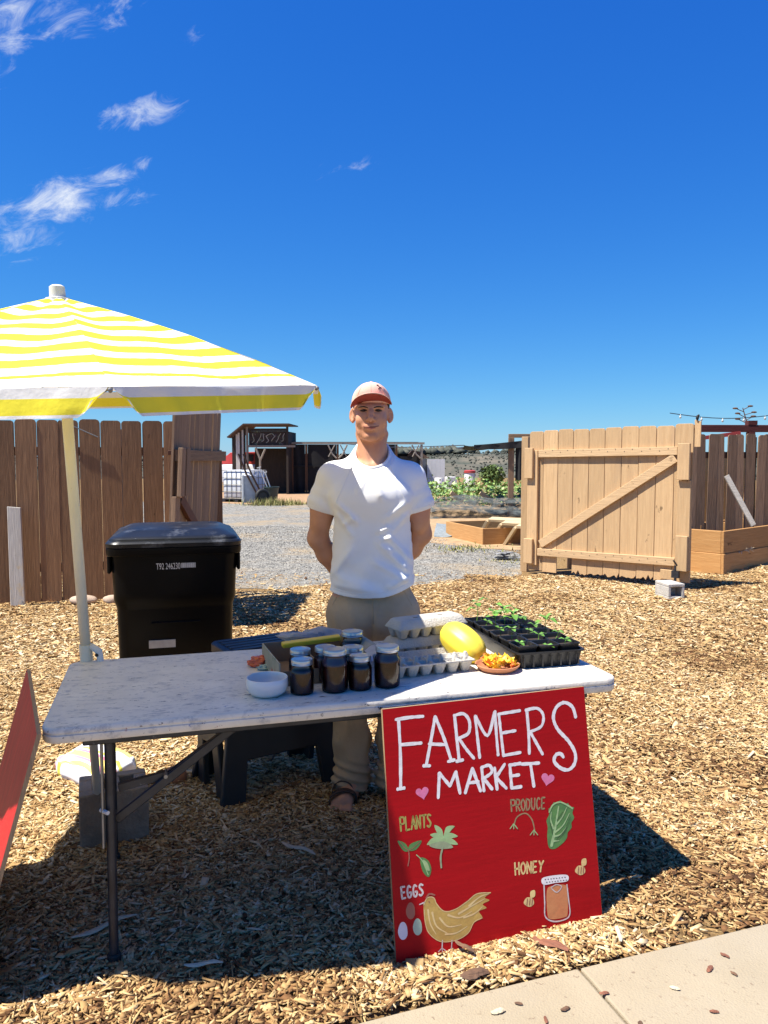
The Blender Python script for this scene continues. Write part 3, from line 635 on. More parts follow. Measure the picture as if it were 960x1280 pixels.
def planter():
    t = thing('planter_box', 'open wooden planter box of fresh orange planks by the right fence', 'planter box', (4.26, 9.58, 0), math.atan2(.66, .75))
    # local x runs along the long right face, local y back along the short end
    L_, D_, th, h = 2.3, .86, .038, .285
    for k in range(2):
        z0 = .01 + k * (h + .004); off = .012 if k == 0 else 0
        MB().box(-off, L_, -off, -off + th, z0, z0 + h).build('plank', M['bed_x'], t, bevel=.004)
        MB().box(-off, L_, D_ - th, D_, z0, z0 + h).build('plank', M['bed_x'], t, bevel=.004)
        MB().box(0, D_ - 2 * th, -th / 2, th / 2, z0, z0 + h).build('plank', M['bed_x'], t, bevel=.004, loc=(th / 2 - off, th - off + .001, 0), rot=(0, 0, R(90)))
        MB().box(0, D_ - 2 * th, -th / 2, th / 2, z0, z0 + h).build('plank', M['bed_x'], t, bevel=.004, loc=(L_ - th / 2, th + .001, 0), rot=(0, 0, R(90)))
    for x, y in ((.045, .045), (.045, D_ - .12), (.9, D_ - .12), (1.7, D_ - .12)): MB().box(x, x + .07, y, y + .07, .01, .56).build('corner_post', M['bed_x'], t, bevel=.003)
    mb = MB(); mb.grid(lambda u, v: (.05 + u * (L_ - .1), .05 + v * (D_ - .1), .12 + .03 * mnoise.noise(Vector((u * 6, v * 4, 0)))), 16, 8); mb.build('soil', M['soil'], t, smooth=True)
    mb = MB(); r = random.Random(2)
    for i in range(16):
        x = .55 + r.uniform(-.16, .2); mb.bar((x, -.02, .30), (x + r.uniform(-.07, .07), -.035 - r.uniform(0, .03), .29 + r.uniform(-.03, .05)), .006, .004)
    mb.build('frayed_fibre', M['palestick'], t, kind='stuff')
planter()

# ------------------------------------------------------------------ beyond the gateway
def trellis_run():
    m_cloth = mat('black_shade_cloth', (.010, .010, .011), (.005, .005, .006), rough=.9, scale=3, bump=.2, bscale=8)
    mw = wood('grey_framing_wood', (.30, .27, .235), (.19, .17, .145), rand=.1)
    t = thing('animal_run', 'long low run walled in black shade cloth with grey timber frame', 'animal run', (-4.1, 34.0, 0), R(2))
    L_ = 5.75
    for i, x in enumerate((0, .62, 2.0, 3.4, 4.6, 5.72)): MB().box(x, x + .1, -.05, .05, 0, 2.16).build('post', mw if i == 5 else M['darkpost'], t)
    MB().box(-.1, L_ + .15, -.06, .06, 2.17, 2.26).build('rail', mw, t)
    MB().box(0.11, L_, -.045, -.02, 1.18, 1.25).build('rail', m_cloth, t)
    for x0, x1 in ((.11, .61), (.73, 1.99), (2.11, 3.39), (3.51, 4.59), (4.71, 5.70)):
        mb = MB(); mb.grid(lambda u, v: (x0 + u * (x1 - x0), .01 + .03 * math.sin(u * 9 + v * 3), .02 + v * ((2.14 if x0 < 2.0 or 2.6 < x0 < 4 else 1.62))), 10, 10); mb.build('cloth_panel', m_cloth, t, smooth=True)
        mb = MB(); mb.grid(lambda u, v: (x0 + u * (x1 - x0), 2.6, .02 + v * 1.75), 2, 2); mb.build('cloth_panel', m_cloth, t)
    for c in (2.05, 5.76):
        for sgn in (-1, 1):
            if c > 5 and sgn > 0: continue
            MB().tube([(c + .05 * sgn, -.07, 1.55), (c + .22 * sgn, -.07, 1.72), (c + .42 * sgn, -.07, 2.14)], .035, 6).build('curved_brace', mw, t)
            MB().tube([(c + .4 * sgn, -.07, 1.62), (c + .12 * sgn, -.07, 2.14)], .025, 6).build('curved_brace', mw, t)
    MB().grid(lambda u, v: (u * L_, v * 3.2, 2.275 + .1 * math.sin(v * 3.1) * .3), 6, 4).build('roof_cloth', m_cloth, t)
trellis_run()
def coop():
    t = thing('chicken_coop', 'tall lean-to timber coop with slanting roof and painted scroll panel', 'coop', (-5.95, 33.2, 0), R(-3))
    mb_d = wood('dark_coop_boards', (.055, .04, .03), (.026, .02, .016)); mw = wood('pale_coop_trim', (.30, .255, .21), (.2, .165, .13)); mp = wood('whitewashed_board', (.62, .60, .56), (.4, .37, .33))
    Wd, Dp = 1.85, 2.0
    # roof slopes down towards the left end
    MB().prism([(-.72, 2.42), (-.02, 2.98), (Wd + .08, 2.98), (Wd + .08, 3.03), (-.04, 3.03), (-.76, 2.46)], -.3, Dp + .1).build('roof', wood('dark_roof_edge', (.10, .06, .045), (.05, .035, .03), axis='x'), t)
    for i in range(7):
        x = -.6 + i * .085; MB().box(x, x + .078, -.02, .02, 0, 2.46 + (x + .6) * .72).build('board', mp if i in (2, 3, 5) else mb_d, t)
    MB().box(.02, .11, -.06, .03, 0, 2.9).build('post', mw, t); MB().box(Wd - .09, Wd, -.06, .03, 0, 2.9).build('post', mb_d, t)
    MB().box(.12, Wd - .1, -.05, .02, 2.72, 2.83).build('beam', mb_d, t); MB().box(.12, Wd + .3, -.07, 0, 2.02, 2.11).build('beam', mw, t)
    MB().box(.12, Wd - .1, .06, .1, 2.11, 2.72).build('painted_panel', mat('dark_mural_panel', (.05, .035, .03), (.03, .02, .018), rough=.9, spots=[(6, .58, .62, (.16, .2, .12)), (5, .62, .66, (.3, .2, .22))]), t)
    r = random.Random(4); mb = MB()
    for i in range(7):
        cx = .25 + i * .21; mb.tube(catmull([(cx, .045, 2.2 + r.uniform(0, .1)), (cx + .1, .045, 2.35 + r.uniform(-.05, .1)), (cx + r.uniform(-.05, .2), .045, 2.5), (cx + r.uniform(0, .25), .045, 2.62)], 5), .018, 5)
    mb.build('scroll_painting', mat('pale_scroll_paint', (.42, .36, .34), (.2, .24, .16), scale=9), t)
    MB().box(.12, Wd - .1, 1.2, 1.25, 0, 2.0).build('back_wall', mb_d, t)
    MB().box(Wd - .05, Wd - .01, .05, Dp, 0, 2.7).build('side_wall', mb_d, t)
    mb = MB(); mb.tube([(.62, -.1, 0), (.64, -.1, 1.5), (.45, -.1, 2.0)], .05, 6); mb.tube([(.64, -.1, 1.45), (.86, -.1, 1.95)], .045, 6); mb.build('forked_prop', mw, t)
coop()
def white_shed():
    t = thing('white_shed', 'small white walled shed behind the man\'s shoulder', 'shed', (2.05, 36.5, 0), R(0))
    mw = mat('white_wall_paint', (.70, .70, .70), (.6, .6, .6), rough=.7, scale=3)
    for i in range(4): MB().box(i * .21, i * .21 + .206, 0, .03, 0, 1.52).build('panel', mw, t)
    MB().box(0.001, .82, .031, 1.6, 0, 1.5).build('wall', mw, t)
    MB().prism([(-1.05, 1.55), (-.72, 1.93), (-.35, 1.88), (.15, 1.56)], .2, 1.8).build('roof', wood('brown_shed_roof', (.2, .13, .09), (.1, .065, .05), axis='x'), t)
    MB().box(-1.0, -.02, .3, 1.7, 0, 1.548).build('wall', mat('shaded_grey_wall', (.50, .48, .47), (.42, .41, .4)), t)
white_shed()
def tote():
    t = thing('liquid_tote', 'white square liquid tote in a wire cage on a pallet', 'liquid tote', (-4.95, 27.2, 0), R(-24))
    mwh = mat('cloudy_white_tank', (.62, .64, .66), (.5, .52, .55), rough=.45, scale=3)
    mb = MB(); rloft(mb, [(.16, .56, .46, .08), (.2, .585, .48, .1), (1.08, .585, .48, .1), (1.13, .5, .42, .1)], 4); mb.build('tank', mwh, t, smooth=True)
    mb = MB()
    for k in range(7):
        for s in (-1, 1): x = -.59 + k * .1967; mb.tube([(x, s * .50, .13), (x, s * .50, 1.12)], .011, 5)
    for k in range(5):
        for s in (-1, 1): y = -.5 + k * .25; mb.tube([(s * .605, y, .13), (s * .605, y, 1.12)], .011, 5)
    for z in (.14, .38, .62, .86, 1.11): mb.tube([(-.605, -.5, z), (.605, -.5, z), (.605, .5, z), (-.605, .5, z), (-.605, -.5, z)], .012, 5, False)
    mb.build('cage', M['steel_grey'], t)
    mb = MB()
    for x in (-.52, 0, .52): mb.box(x - .06, x + .06, -.5, .5, 0, .09)
    mb.box(-.6, .6, -.5, .5, .091, .12); mb.build('pallet', M['steel_dark'], t)
    MB().lathe([(.09, 0), (.09, .05)], 14, (0, 0, 1.125)).build('lid', M['black'], t)
tote()
def wheelbarrow():
    t = thing('wheelbarrow', 'wheelbarrow tipped up on its black wheel against the liquid tote', 'wheelbarrow', (-4.35, 25.4, 0), R(8))
    mp = mat('pale_tray', (.55, .56, .57), (.4, .41, .43), rough=.5)
    mb = MB(); mb.loft([[(-.3, .0, .06), (.16, .0, .06), (.16, .05, .06), (-.3, .05, .06)], [(-.36, -.12, .98), (.1, -.12, .98), (.12, .30, .98), (-.34, .3, .98)]]); mb.build('tray', mp, t, bevel=.02)
    MB().box(-.345, -.28, -.15, -.06, .0, .99).build('tray_rim', M['finial'], t, bevel=.01)
    for dx in (0, .16): MB().tube([(.36 - dx, -.12, .25), (-.02 - dx, -.14, 1.0), (-.28 - dx, -.16, 1.68)], .03, 7).build('handle', M['darkpost'], t)
    w = MB(); w.tube([(.2 * math.cos(a) , 0, .2 * math.sin(a)) for a in (i * 2 * math.pi / 18 for i in range(19))], .07, 8, False); w.build('tyre', M['black'], t, loc=(.32, -.15, .27), rot=(0, 0, R(30)), smooth=True)
    MB().tube([(0, -.05, 0), (0, .05, 0)], .15, 14).build('rim', M['steel_dark'], t, loc=(.32, -.15, .27), rot=(0, 0, R(30)))
    mb = MB(); mb.tube([(.05, -.16, .05), (.34, -.16, .2)], .02, 6); mb.tube([(-.1, -.16, .02), (.3, -.16, .02)], .02, 6); mb.build('leg_frame', M['steel_dark'], t)
wheelbarrow()
def tub():
    mb = MB(); mb.lathe([(.20, 0), (.26, .5), (.285, .505), (.285, .55), (.25, .55), (.24, .4)], 18)
    tag(mb.build('garden_tub', mat('dark_green_tub', (.03, .055, .05), (.02, .035, .032), rough=.5), loc=(-3.95, 26.9, 0), auto=40), 'dark green garden tub with tools beside the liquid tote', 'tub')
    for i, (a, b) in enumerate((((-3.98, 26.8, .3), (-4.35, 26.75, 1.22)), ((-3.9, 26.85, .3), (-4.15, 26.8, 1.05)))):
        mb = MB(); d = Vector(b) - Vector(a); mb.tube([(0, 0, 0), d], .02, 6); mb.bar(d + Vector((-.07, 0, -.02)), d + Vector((.07, 0, .02)), .03, .03)
        tag(mb.build('garden_tool', M['finial'], loc=a), ('longer' if i == 0 else 'shorter') + ' pale handled garden tool standing in the dark green tub', 'garden tool')
tub()
def far_car():
    t = thing('parked_car', 'red and white vehicle half hidden behind the left gate', 'car', (-7.2, 36.0, 0), R(4))
    red = mat('red_car_paint', (.50, .06, .035), (.45, .05, .03), rough=.3, coat=.6); wh = mat('white_car_paint', (.7, .7, .7), (.66, .66, .66), rough=.3, coat=.6)
    secs = [(-2.1, .55, .55, .8), (-1.9, .7, .45, 1.15), (-1.0, .8, .42, 1.28), (.9, .8, .42, 1.32), (1.9, .75, .45, 1.2), (2.1, .6, .55, .85)]
    mb = MB(); mb.loft([[(x, -w, z0), (x, w, z0), (x, w, z1 - .12), (x, w * .88, z1), (x, -w * .88, z1), (x, -w, z1 - .12)] for x, w, z0, z1 in secs]); mb.build('body', wh, t, bevel=.05, seg=2, auto=40)
    mb = MB(); mb.loft([[(x, -w, z0), (x, w, z0), (x, w * .85, z1), (x, -w * .85, z1)] for x, w, z0, z1 in [(-.5, .72, 1.29, 1.32), (.1, .72, 1.29, 1.82), (1.2, .72, 1.3, 1.85), (1.8, .72, 1.2, 1.4)]]); mb.build('cab', red, t, bevel=.05, seg=2, auto=40)
    mb = MB(); mb.box(.2, 1.15, -.70, -.665, 1.42, 1.72); mb.build('window', M['black'], t)
    for x in (-1.3, 1.3):
        for s in (-1, 1): MB().tube([(x, s * .62, .34), (x, s * .82, .34)], .34, 18).build('wheel', M['black'], t)
    mb = MB(); mb.tube([(-.9, -.7, 1.3), (-.9, -.7, 1.75), (-.9, .7, 1.75), (-.9, .7, 1.3)], .03, 6); mb.tube([(-2, -.7, 1.55), (-.5, -.7, 1.6)], .03, 6); mb.build('rack', wh, t)
far_car()
def garden():
    # bunched black netting round the crop rows
    m = mat('black_garden_netting', (.10, .115, .11), (.02, .024, .024), rough=.85, scale=9, stretch=(1, 1, 5), bump=.5, bscale=14)
    def net(u, v):
        x = 1.15 + u * 5.2; h = .27 + .11 * math.sin(u * 5.2 - .6) + .07 * math.sin(u * 13) + .05 * mnoise.noise(Vector((u * 9, 0, 3)))
        n = mnoise.noise(Vector((u * 14, v * 3, 1))); fold = .16 * math.sin(v * 11 + u * 9 + 2 * n) * (.4 + v * .6)
        return (x, 19.2 + .9 * u + v * .9 + fold - .25 * math.sin(v * 3.1) + .1 * n, .01 + h * 1.55 * v ** .8 + .035 * n)
    nt, n, L, b = nodes_of(m); tp = n.new('ShaderNodeBsdfTransparent'); ms = n.new('ShaderNodeMixShader'); gz = n.new('ShaderNodeNewGeometry'); nn = n.new('ShaderNodeTexNoise'); nn.inputs['Scale'].default_value = 7
    L.new(gz.outputs['Position'], nn.inputs['Vector']); mr = n.new('ShaderNodeMapRange'); mr.inputs['From Min'].default_value = .38; mr.inputs['From Max'].default_value = .66; mr.inputs['To Min'].default_value = .05; mr.inputs['To Max'].default_value = .6; L.new(nn.outputs['Fac'], mr.inputs['Value'])
    L.new(mr.outputs[0], ms.inputs[0]); L.new(b.outputs[0], ms.inputs[1]); L.new(tp.outputs[0], ms.inputs[2]); L.new(ms.outputs[0], n['Material Output'].inputs['Surface'])
    mb = MB(); mb.grid(net, 90, 16); tag(mb.build('garden_net', m, smooth=True), 'dark garden netting bunched along the front of the crop rows', 'garden net')
    def net2(u, v):
        x = .95 + u * 2.2; n = mnoise.noise(Vector((u * 8, v * 5, 4)))
        return (x + .3 * v, 14.6 + v * 2.6 - u * .6 + .1 * n, .02 + .16 * max(0, math.sin(v * 3.14)) * (1 - u * .6) + .03 * n)
    mg = mat('pale_grey_netting', (.28, .31, .32), (.10, .12, .12), rough=.8, scale=14, stretch=(1, 3, 1), bump=.4)
    mb = MB(); mb.grid(lambda u, v: net2(u, v * .45 + (.0 if u < .5 else .1)), 34, 12); tag(mb.build('garden_net', mg, smooth=True), 'loose pale grey netting lying on the straw mulch by the man', 'garden net')
    # crops: thousands of leaves on stems
    N = 5200; x = rng.uniform(.9, 8.2, N); row = rng.integers(0, 6, N); y = 21.3 + row * 1.5 + rng.normal(0, .22, N)
    clump = .5 + .5 * np.sin(x * 5 + row * 2.1) * np.sin(x * 2.3 + row); hgt = (.38 + .42 * clump) * rng.uniform(.35, 1.15, N)
    hgt *= np.where(rng.random(N) < .03, 1.3, 1)
    s = rng.uniform(.05, .13, N); base = np.array([[0, -.15, 0], [.5, 0, .12], [0, 1, -.05], [-.5, 0, .12]], float)
    Pn = np.einsum('nij,nkj->nki', rotm(rng.uniform(0, 6.28, N), rng.normal(0, .5, N), rng.normal(.2, .6, N)), base[None] * s[:, None, None]) + np.stack([x, y, hgt], 1)[:, None]
    q = np.array([[0, 1, 2, 3]])
    me = raw_mesh('crop_leaves', Pn.reshape(-1, 3), np.arange(N)[:, None] * 4 + q, rng.random(N), attr_mat('leafy_green', [(0, (.05, .12, .025)), (.6, (.14, .26, .05)), (1, (.32, .42, .12))], rough=.5, spec=.4))
    o = link(me, 'crop_leaves'); o['kind'] = 'stuff'; o['label'] = 'bright green leafy crops growing in rows beyond the netting'; o['category'] = 'crops'
    # low board between crop clumps
    for i, (xx, yy) in enumerate(((1.75, 20.9), (2.55, 20.9))):
        tag(MB().bar((0, 0, .5), (.36, .1, .30), .04, .12).build('loose_board', M['pale_x'], loc=(xx, yy, .1), rot=(0, R(8), 0)), ('left' if i == 0 else 'right') + ' one of two pale boards lying among the green crops', 'board')
    # white drums with red rims
    def drum(x, y, sc, rim, label, group=None):
        t = thing('drum', label, 'drum', (x, y, 0), 0, group)
        MB().lathe([(.27 * sc, 0), (.27 * sc, .3 * sc), (.255 * sc, .84 * sc), (.23 * sc, .88 * sc)], 20).build('body', mat('white_drum_plastic', (.72, .70, .68), (.62, .6, .58), rough=.5), t, auto=40)
        if rim: MB().lathe([(.285 * sc, 0), (.285 * sc, .1 * sc), (.2 * sc, .13 * sc)], 20, (0, 0, .86 * sc)).build('rim', mat('red_rim', (.42, .05, .05), (.36, .04, .04)), t, auto=40)
        return t
    drum(4.15, 37.2, 1.0, True, 'tall white drum with red rim left of the round green bush')
    drum(2.45, 34.2, .78, False, 'rounded white drum nearest the white shed')
    tag(MB().box(-.22, .22, -.22, .22, 0, .72).build('white_crate', mat('white_crate_plastic', (.74, .73, .72), (.66, .65, .64)), loc=(3.05, 35, 0), rot=(0, 0, .3), bevel=.03, seg=2), 'white square crate between the two white drums', 'crate')
    drum(6.25, 31.0, .95, True, 'white drum with red rim left of the dark stool'); drum(7.0, 31.5, .95, True, 'white drum with red rim right of the dark stool')
    drum(7.05, 33.5, 1.15, False, 'plain white drum behind the dark stool')
    t = thing('stool', 'dark red wooden stool standing between white drums', 'stool', (6.55, 30.4, 0), .2); md = wood('dark_red_stool_wood', (.12, .03, .028), (.06, .018, .016))
    MB().box(-.19, .19, -.19, .19, .82, .87).build('seat', md, t, bevel=.005)
    for sx in (-1, 1):
        for sy in (-1, 1): MB().bar((sx * .2, sy * .2, 0), (sx * .14, sy * .14, .82), .05, .05).build('leg', md, t)
    for s in (-1, 1): MB().bar((-.17, s * .17, .35), (.17, s * .17, .35), .03, .04).build('stretcher', md, t)
    # round bush
    N = 900; d = rng.normal(0, 1, (N, 3)); d /= np.linalg.norm(d, axis=1)[:, None]; rad = .55 * rng.uniform(.4, 1.05, N)
    Pn = np.einsum('nij,nkj->nki', rotm(rng.uniform(0, 6.28, N), rng.normal(0, .8, N), rng.normal(0, .8, N)), base[None] * .13) + (d * rad[:, None] * np.array([1.1, 1, .95]) + np.array([5.2, 37, .72]))[:, None]
    me = raw_mesh('foliage', Pn.reshape(-1, 3), np.arange(N)[:, None] * 4 + q, rng.random(N), attr_mat('olive_green_leaf', [(0, (.05, .085, .025)), (1, (.15, .2, .06))], rough=.6))
    t = thing('bush', 'round olive green bush beside the red-rimmed white drum', 'bush', (5.2, 37, 0)); o = link(me, 'foliage', t); o.location = (-5.2, -37, 0)
    mb = MB()
    for a in range(6): mb.tube([(0, 0, 0), (.12 * math.cos(a), .12 * math.sin(a), .4), (.3 * math.cos(a), .3 * math.sin(a), .8)], [.03, .02, .008], 5)
    mb.build('stem', M['darkbark'], t)
    # plank bed and the stacked half-hexagon frames
    t = thing('garden_bed', 'low bed frame of orange-brown planks beside the gravel', 'garden bed', (1.22, 14.85, 0), math.atan2(-1.55, .50))
    MB().box(0, 1.66, -.02, .02, 0, .29).build('plank', M['bed_x'], t, bevel=.004)
    MB().box(0, 2.2, -.02, .02, 0, .29).build('plank', M['bed_x'], t, bevel=.004, loc=(.02, .022, 0), rot=(0, 0, R(90)))
    MB().box(0, 2.2, -.02, .02, 0, .29).build('plank', M['bed_x'], t, bevel=.004, loc=(1.64, .022, 0), rot=(0, 0, R(90)))
    MB().box(.042, 1.618, -.02, .02, 0, .29).build('plank', M['bed_x'], t, bevel=.004, loc=(0, 2.2, 0))
    def hexframe(loc, rz, tilt, label, s=1):
        t = thing('half_hexagon', label, 'timber frame', loc, rot=(R(tilt), 0, rz), group='half hexagon timber frames')
        w, h = .34 * s, .40 * s; pts = [(-.62 * s, 0), (-w, h), (w, h), (.62 * s, 0)]
        for i in range(3):
            a, b = pts[i], pts[i + 1]; e = (Vector((b[0] - a[0], 0, b[1] - a[1]))).normalized() * .019
            MB().bar((a[0] + e.x, 0, a[1] + e.z), (b[0] - e.x, 0, b[1] - e.z), .15, .046, up=(0, 0, 1) if i == 1 else (1, 0, .1)).build('plank', M['pale_x'], t, bevel=.003)
    hexframe((2.22, 13.62, .03), R(-36), 14, 'rearmost of three half hexagon timber frames by the bed')
    hexframe((2.38, 13.30, .02), R(-34), 12, 'middle one of three half hexagon timber frames by the bed', .92)
    hexframe((2.56, 13.0, .0), R(-33), 9, 'front one of three half hexagon timber frames by the bed', .88)
    mb = MB(); r = random.Random(9)
    for i in range(9): mb.bar((r.uniform(-.22, .22), r.uniform(-.12, .12), .02 + i * .012), (r.uniform(-.22, .22), r.uniform(-.12, .12), .03 + i * .012), .07, .012)
    tag(mb.build('scrap_pile', mat('grey_scrap', (.5, .5, .48), (.06, .06, .06), rough=.6, scale=5)), 'small heap of grey and black scrap left of the tan gate', 'scrap'); mb = bpy.data.objects['scrap_pile']; mb.location = (1.83, 11.3, 0)
garden()
def canopy():
    t = thing('shade_canopy', 'black shade cloth slung on a cable from a timber post', 'shade canopy', (3.35, 20.3, 0))
    m = mat('black_canopy_cloth', (.02, .02, .021), (.01, .01, .011), rough=.9)
    MB().box(-.07, .07, -.07, .07, 0, 2.06).build('post', M['leftgate'], t, bevel=.005)
    MB().box(-.07, 2.5, -.05, .05, 2.062, 2.16).build('beam', M['leftgate_x'], t, bevel=.005)
    mb = MB(); mb.grid(lambda u, v: (-1.25 + u * 2.6, -.15 + v * 2.2, 1.86 + .27 * u ** 1.4 - .10 * math.sin(v * 3.14) - .05 * math.sin(u * 3.1) - .02 * math.sin(u * 21 + v * 8)), 40, 12); o = mb.build('cloth', m, t, smooth=True)
    mb = MB(); mb.grid(lambda u, v: (-1.0 + u * 2.35, -.16 + .02 * math.sin(u * 30), 1.87 + .25 * u ** 1.3 - v * (.10 + .08 * math.sin(u * 3.1))), 30, 3); mb.build('valance', m, t, smooth=True)
    mb = MB(); mb.grid(lambda u, v: (.10 + u * .3, -.1 + .05 * math.sin(u * 12), .95 + v * .85), 10, 4); mb.build('hanging_cloth', m, t, smooth=True)
    MB().tube(catmull([(-1.25, -.1, 1.86), (-3.2, 7, 1.93), (-5.2, 13.7, 2.2)], 8), .012, 5).build('cable', M['steel_dark'], t)
canopy()
def right_pergola():
    t = thing('pergola', 'dark red timber beam and post frame beyond the right fence', 'pergola', (5.55, 14.2, 0), R(3))
    md = wood('dark_red_beam_wood', (.13, .035, .028), (.07, .02, .017), axis='x')
    MB().box(0, 4.2, -.06, .06, 1.99, 2.12).build('beam', md, t, bevel=.005)
    for x in (.05, 1.17, 3.9): MB().box(x, x + .12, -.061, .061, 0, 1.988).build('post', md, t, bevel=.005)
    MB().box(1.15, 1.32, -.065, .065, 2.122, 2.20).build('post_cap', md, t)
    MB().bar((.30, -.07, 1.88), (1.0, -.07, 1.97), .03, .07).build('brace', mat('bright_red_brace', (.4, .05, .04), (.34, .04, .03)), t)
    w = thing('string_lights', 'drooping string of small bulbs above the right fence', 'string lights', (5.4, 14.6, 0))
    pts = [(x, 0, 2.36 - .10 * math.sin((x % 2.2) / 2.2 * math.pi)) for x in np.arange(0, 4.5, .2)]
    MB().tube(pts, .008, 5).build('wire', M['steel_dark'], w)
    bm_ = MB(); bm_.ball((0, 0, -.045), (.022, .022, .03), 8, 6); bm_.tube([(0, 0, 0), (0, 0, -.02)], .012, 6); me = bm_.mesh('bulb', mat('frosted_bulb', (.6, .6, .55), (.5, .5, .46), rough=.2), True)
    for x in np.arange(.2, 4.4, .4):
        o = bpy.data.objects.new('bulb', me); COL.objects.link(o); o.parent = w; o.location = (x, 0, 2.36 - .10 * math.sin((x % 2.2) / 2.2 * math.pi))
    w = thing('dry_stalk', 'thin dry flower stalk rising behind the right fence', 'plant', (7.35, 15.5, 0)); r = random.Random(6)
    MB().tube([(0, 0, 0), (.02, 0, 1.6), (-.06, 0, 2.2), (-.16, 0, 2.52)], [.03, .025, .015, .008], 6).build('stalk', M['darkbark'], w)
    mb = MB()
    for i in range(9):
        z = 2.05 + i * .055; s = (-1) ** i; e = (-.05 - i * .012 + s * r.uniform(.12, .22), 0, z + r.uniform(.02, .1)); mb.tube([(-.04 - i * .012, 0, z), e], .008, 5); mb.ball(e, (.06, .03, .02), 7, 5)
    mb.build('seed_heads', M['darkbark'], w)
    tag(MB().box(0, .9, 0, .03, 0, 1.55).build('plywood_sheet', mat('yellow_plywood', (.50, .34, .14), (.42, .28, .11), rough=.8), loc=(5.0, 12.6, 0), rot=(R(6), 0, .1)), 'yellow plywood sheet seen through gaps in the right fence', 'plywood sheet')
right_pergola()
def weeds():
    V, F, T = [], [], []; k = 0
    for cx, cy, rx, ry, n, h in ((-3.7, 25.0, .8, .5, 500, .28), (-3.0, 25.3, .5, .3, 250, .2), (2.7, 12.2, .5, .3, 200, .1), (1.3, 12.6, .6, .5, 260, .06), (2.0, 11.2, .5, .5, 200, .05)):
        for i in range(n):
            x, y = rng.normal(cx, rx * .5), rng.normal(cy, ry * .5); a = rng.uniform(0, 6.28); l = h * rng.uniform(.4, 1.1); w = .012 * rng.uniform(.6, 1.4)
            dx, dy = math.cos(a), math.sin(a); V += [(x - dy * w, y + dx * w, .01), (x + dy * w, y - dx * w, .01), (x + dx * l * .6, y + dy * l * .6, l)]; F.append((k, k + 1, k + 2)); T.append(rng.random()); k += 3
    me = raw_mesh('weeds', np.array(V), np.array(F), np.array(T), attr_mat('dry_weed', [(0, (.10, .13, .04)), (.5, (.26, .25, .09)), (1, (.45, .36, .17))]))
    o = link(me, 'weeds'); o['kind'] = 'stuff'; o['label'] = 'sparse yellow-green weeds along the gravel edge'; o['category'] = 'weeds'
weeds()
def hills():
    m = mat('chaparral_hillside', (.125, .115, .093), (.07, .076, .066), rough=1, scale=.013, detail=10, world_co=True, stretch=(1, 1, 1.8), spots=[(.045, .50, .60, (.06, .072, .06)), (.006, .55, .7, (.20, .17, .13))], spec=0)
    def hz(x, y):
        s = max(0, min(1, (y - 620) / 420)); s = s * s * (3 - 2 * s)
        n = mnoise.fractal(Vector((x * .0022, y * .0022, 1)), 1, 2, 5)
        return -48 + s * (50 + 4 * math.sin(x * .004 + .8) + 4 * math.sin(x * .011)) + 5 * n * min(1, max(0, (y - 500) / 200)) * (1 - s * .55)
    mb = MB(); nx, ny = 150, 46
    mb.grid(lambda u, v: ((u - .5) * 3800, 480 + v * 1500, hz((u - .5) * 3800, 480 + v * 1500)), nx, ny)
    structure(mb.build('hills', m, smooth=True))
    # scattered scrub on the face and the wood along the ridge
    N = 15000; x = rng.uniform(-1000, 1000, N); y = rng.uniform(700, 1060, N); n2 = 2600; x[:n2] = rng.uniform(-1100, 1100, n2); y[:n2] = rng.uniform(1010, 1090, n2)
    ph = np.sin(x * .03) + np.sin(x * .071 + 1) * .7
    s = rng.uniform(.7, 2.1, N) ; s[:n2] = rng.uniform(3.5, 8.5, n2) * (1 + .22 * ph[:n2]); kp = np.ones(N, bool); kp[:n2] = rng.random(n2) < (.62 + .25 * ph[:n2])
    x, y, s = x[kp], y[kp], s[kp]; N = len(x); z = np.array([hz(a, b) for a, b in zip(x, y)])
    base = np.array([[1, 0, 0], [-1, 0, 0], [0, 1, 0], [0, -1, 0], [0, 0, .9], [0, 0, -.5]], float)
    Pn = base[None] * s[:, None, None] * rng.uniform(.6, 1.2, (N, 6, 1)) + np.stack([x, y, z + s * .45], 1)[:, None]
    q = np.array([[0, 2, 4], [2, 1, 4], [1, 3, 4], [3, 0, 4], [2, 0, 5], [1, 2, 5], [3, 1, 5], [0, 3, 5]])
    me = raw_mesh('scrub_and_trees', Pn.reshape(-1, 3), (np.arange(N)[:, None, None] * 6 + q[None]).reshape(-1, 3), np.repeat(rng.random(N), 8), attr_mat('distant_trees', [(0, (.062, .07, .058)), (1, (.112, .113, .092))], spec=0))
    o = link(me, 'scrub_and_trees'); o['kind'] = 'stuff'; o['label'] = 'distant scrub and trees lining the far ridge'; o['category'] = 'trees'
hills()
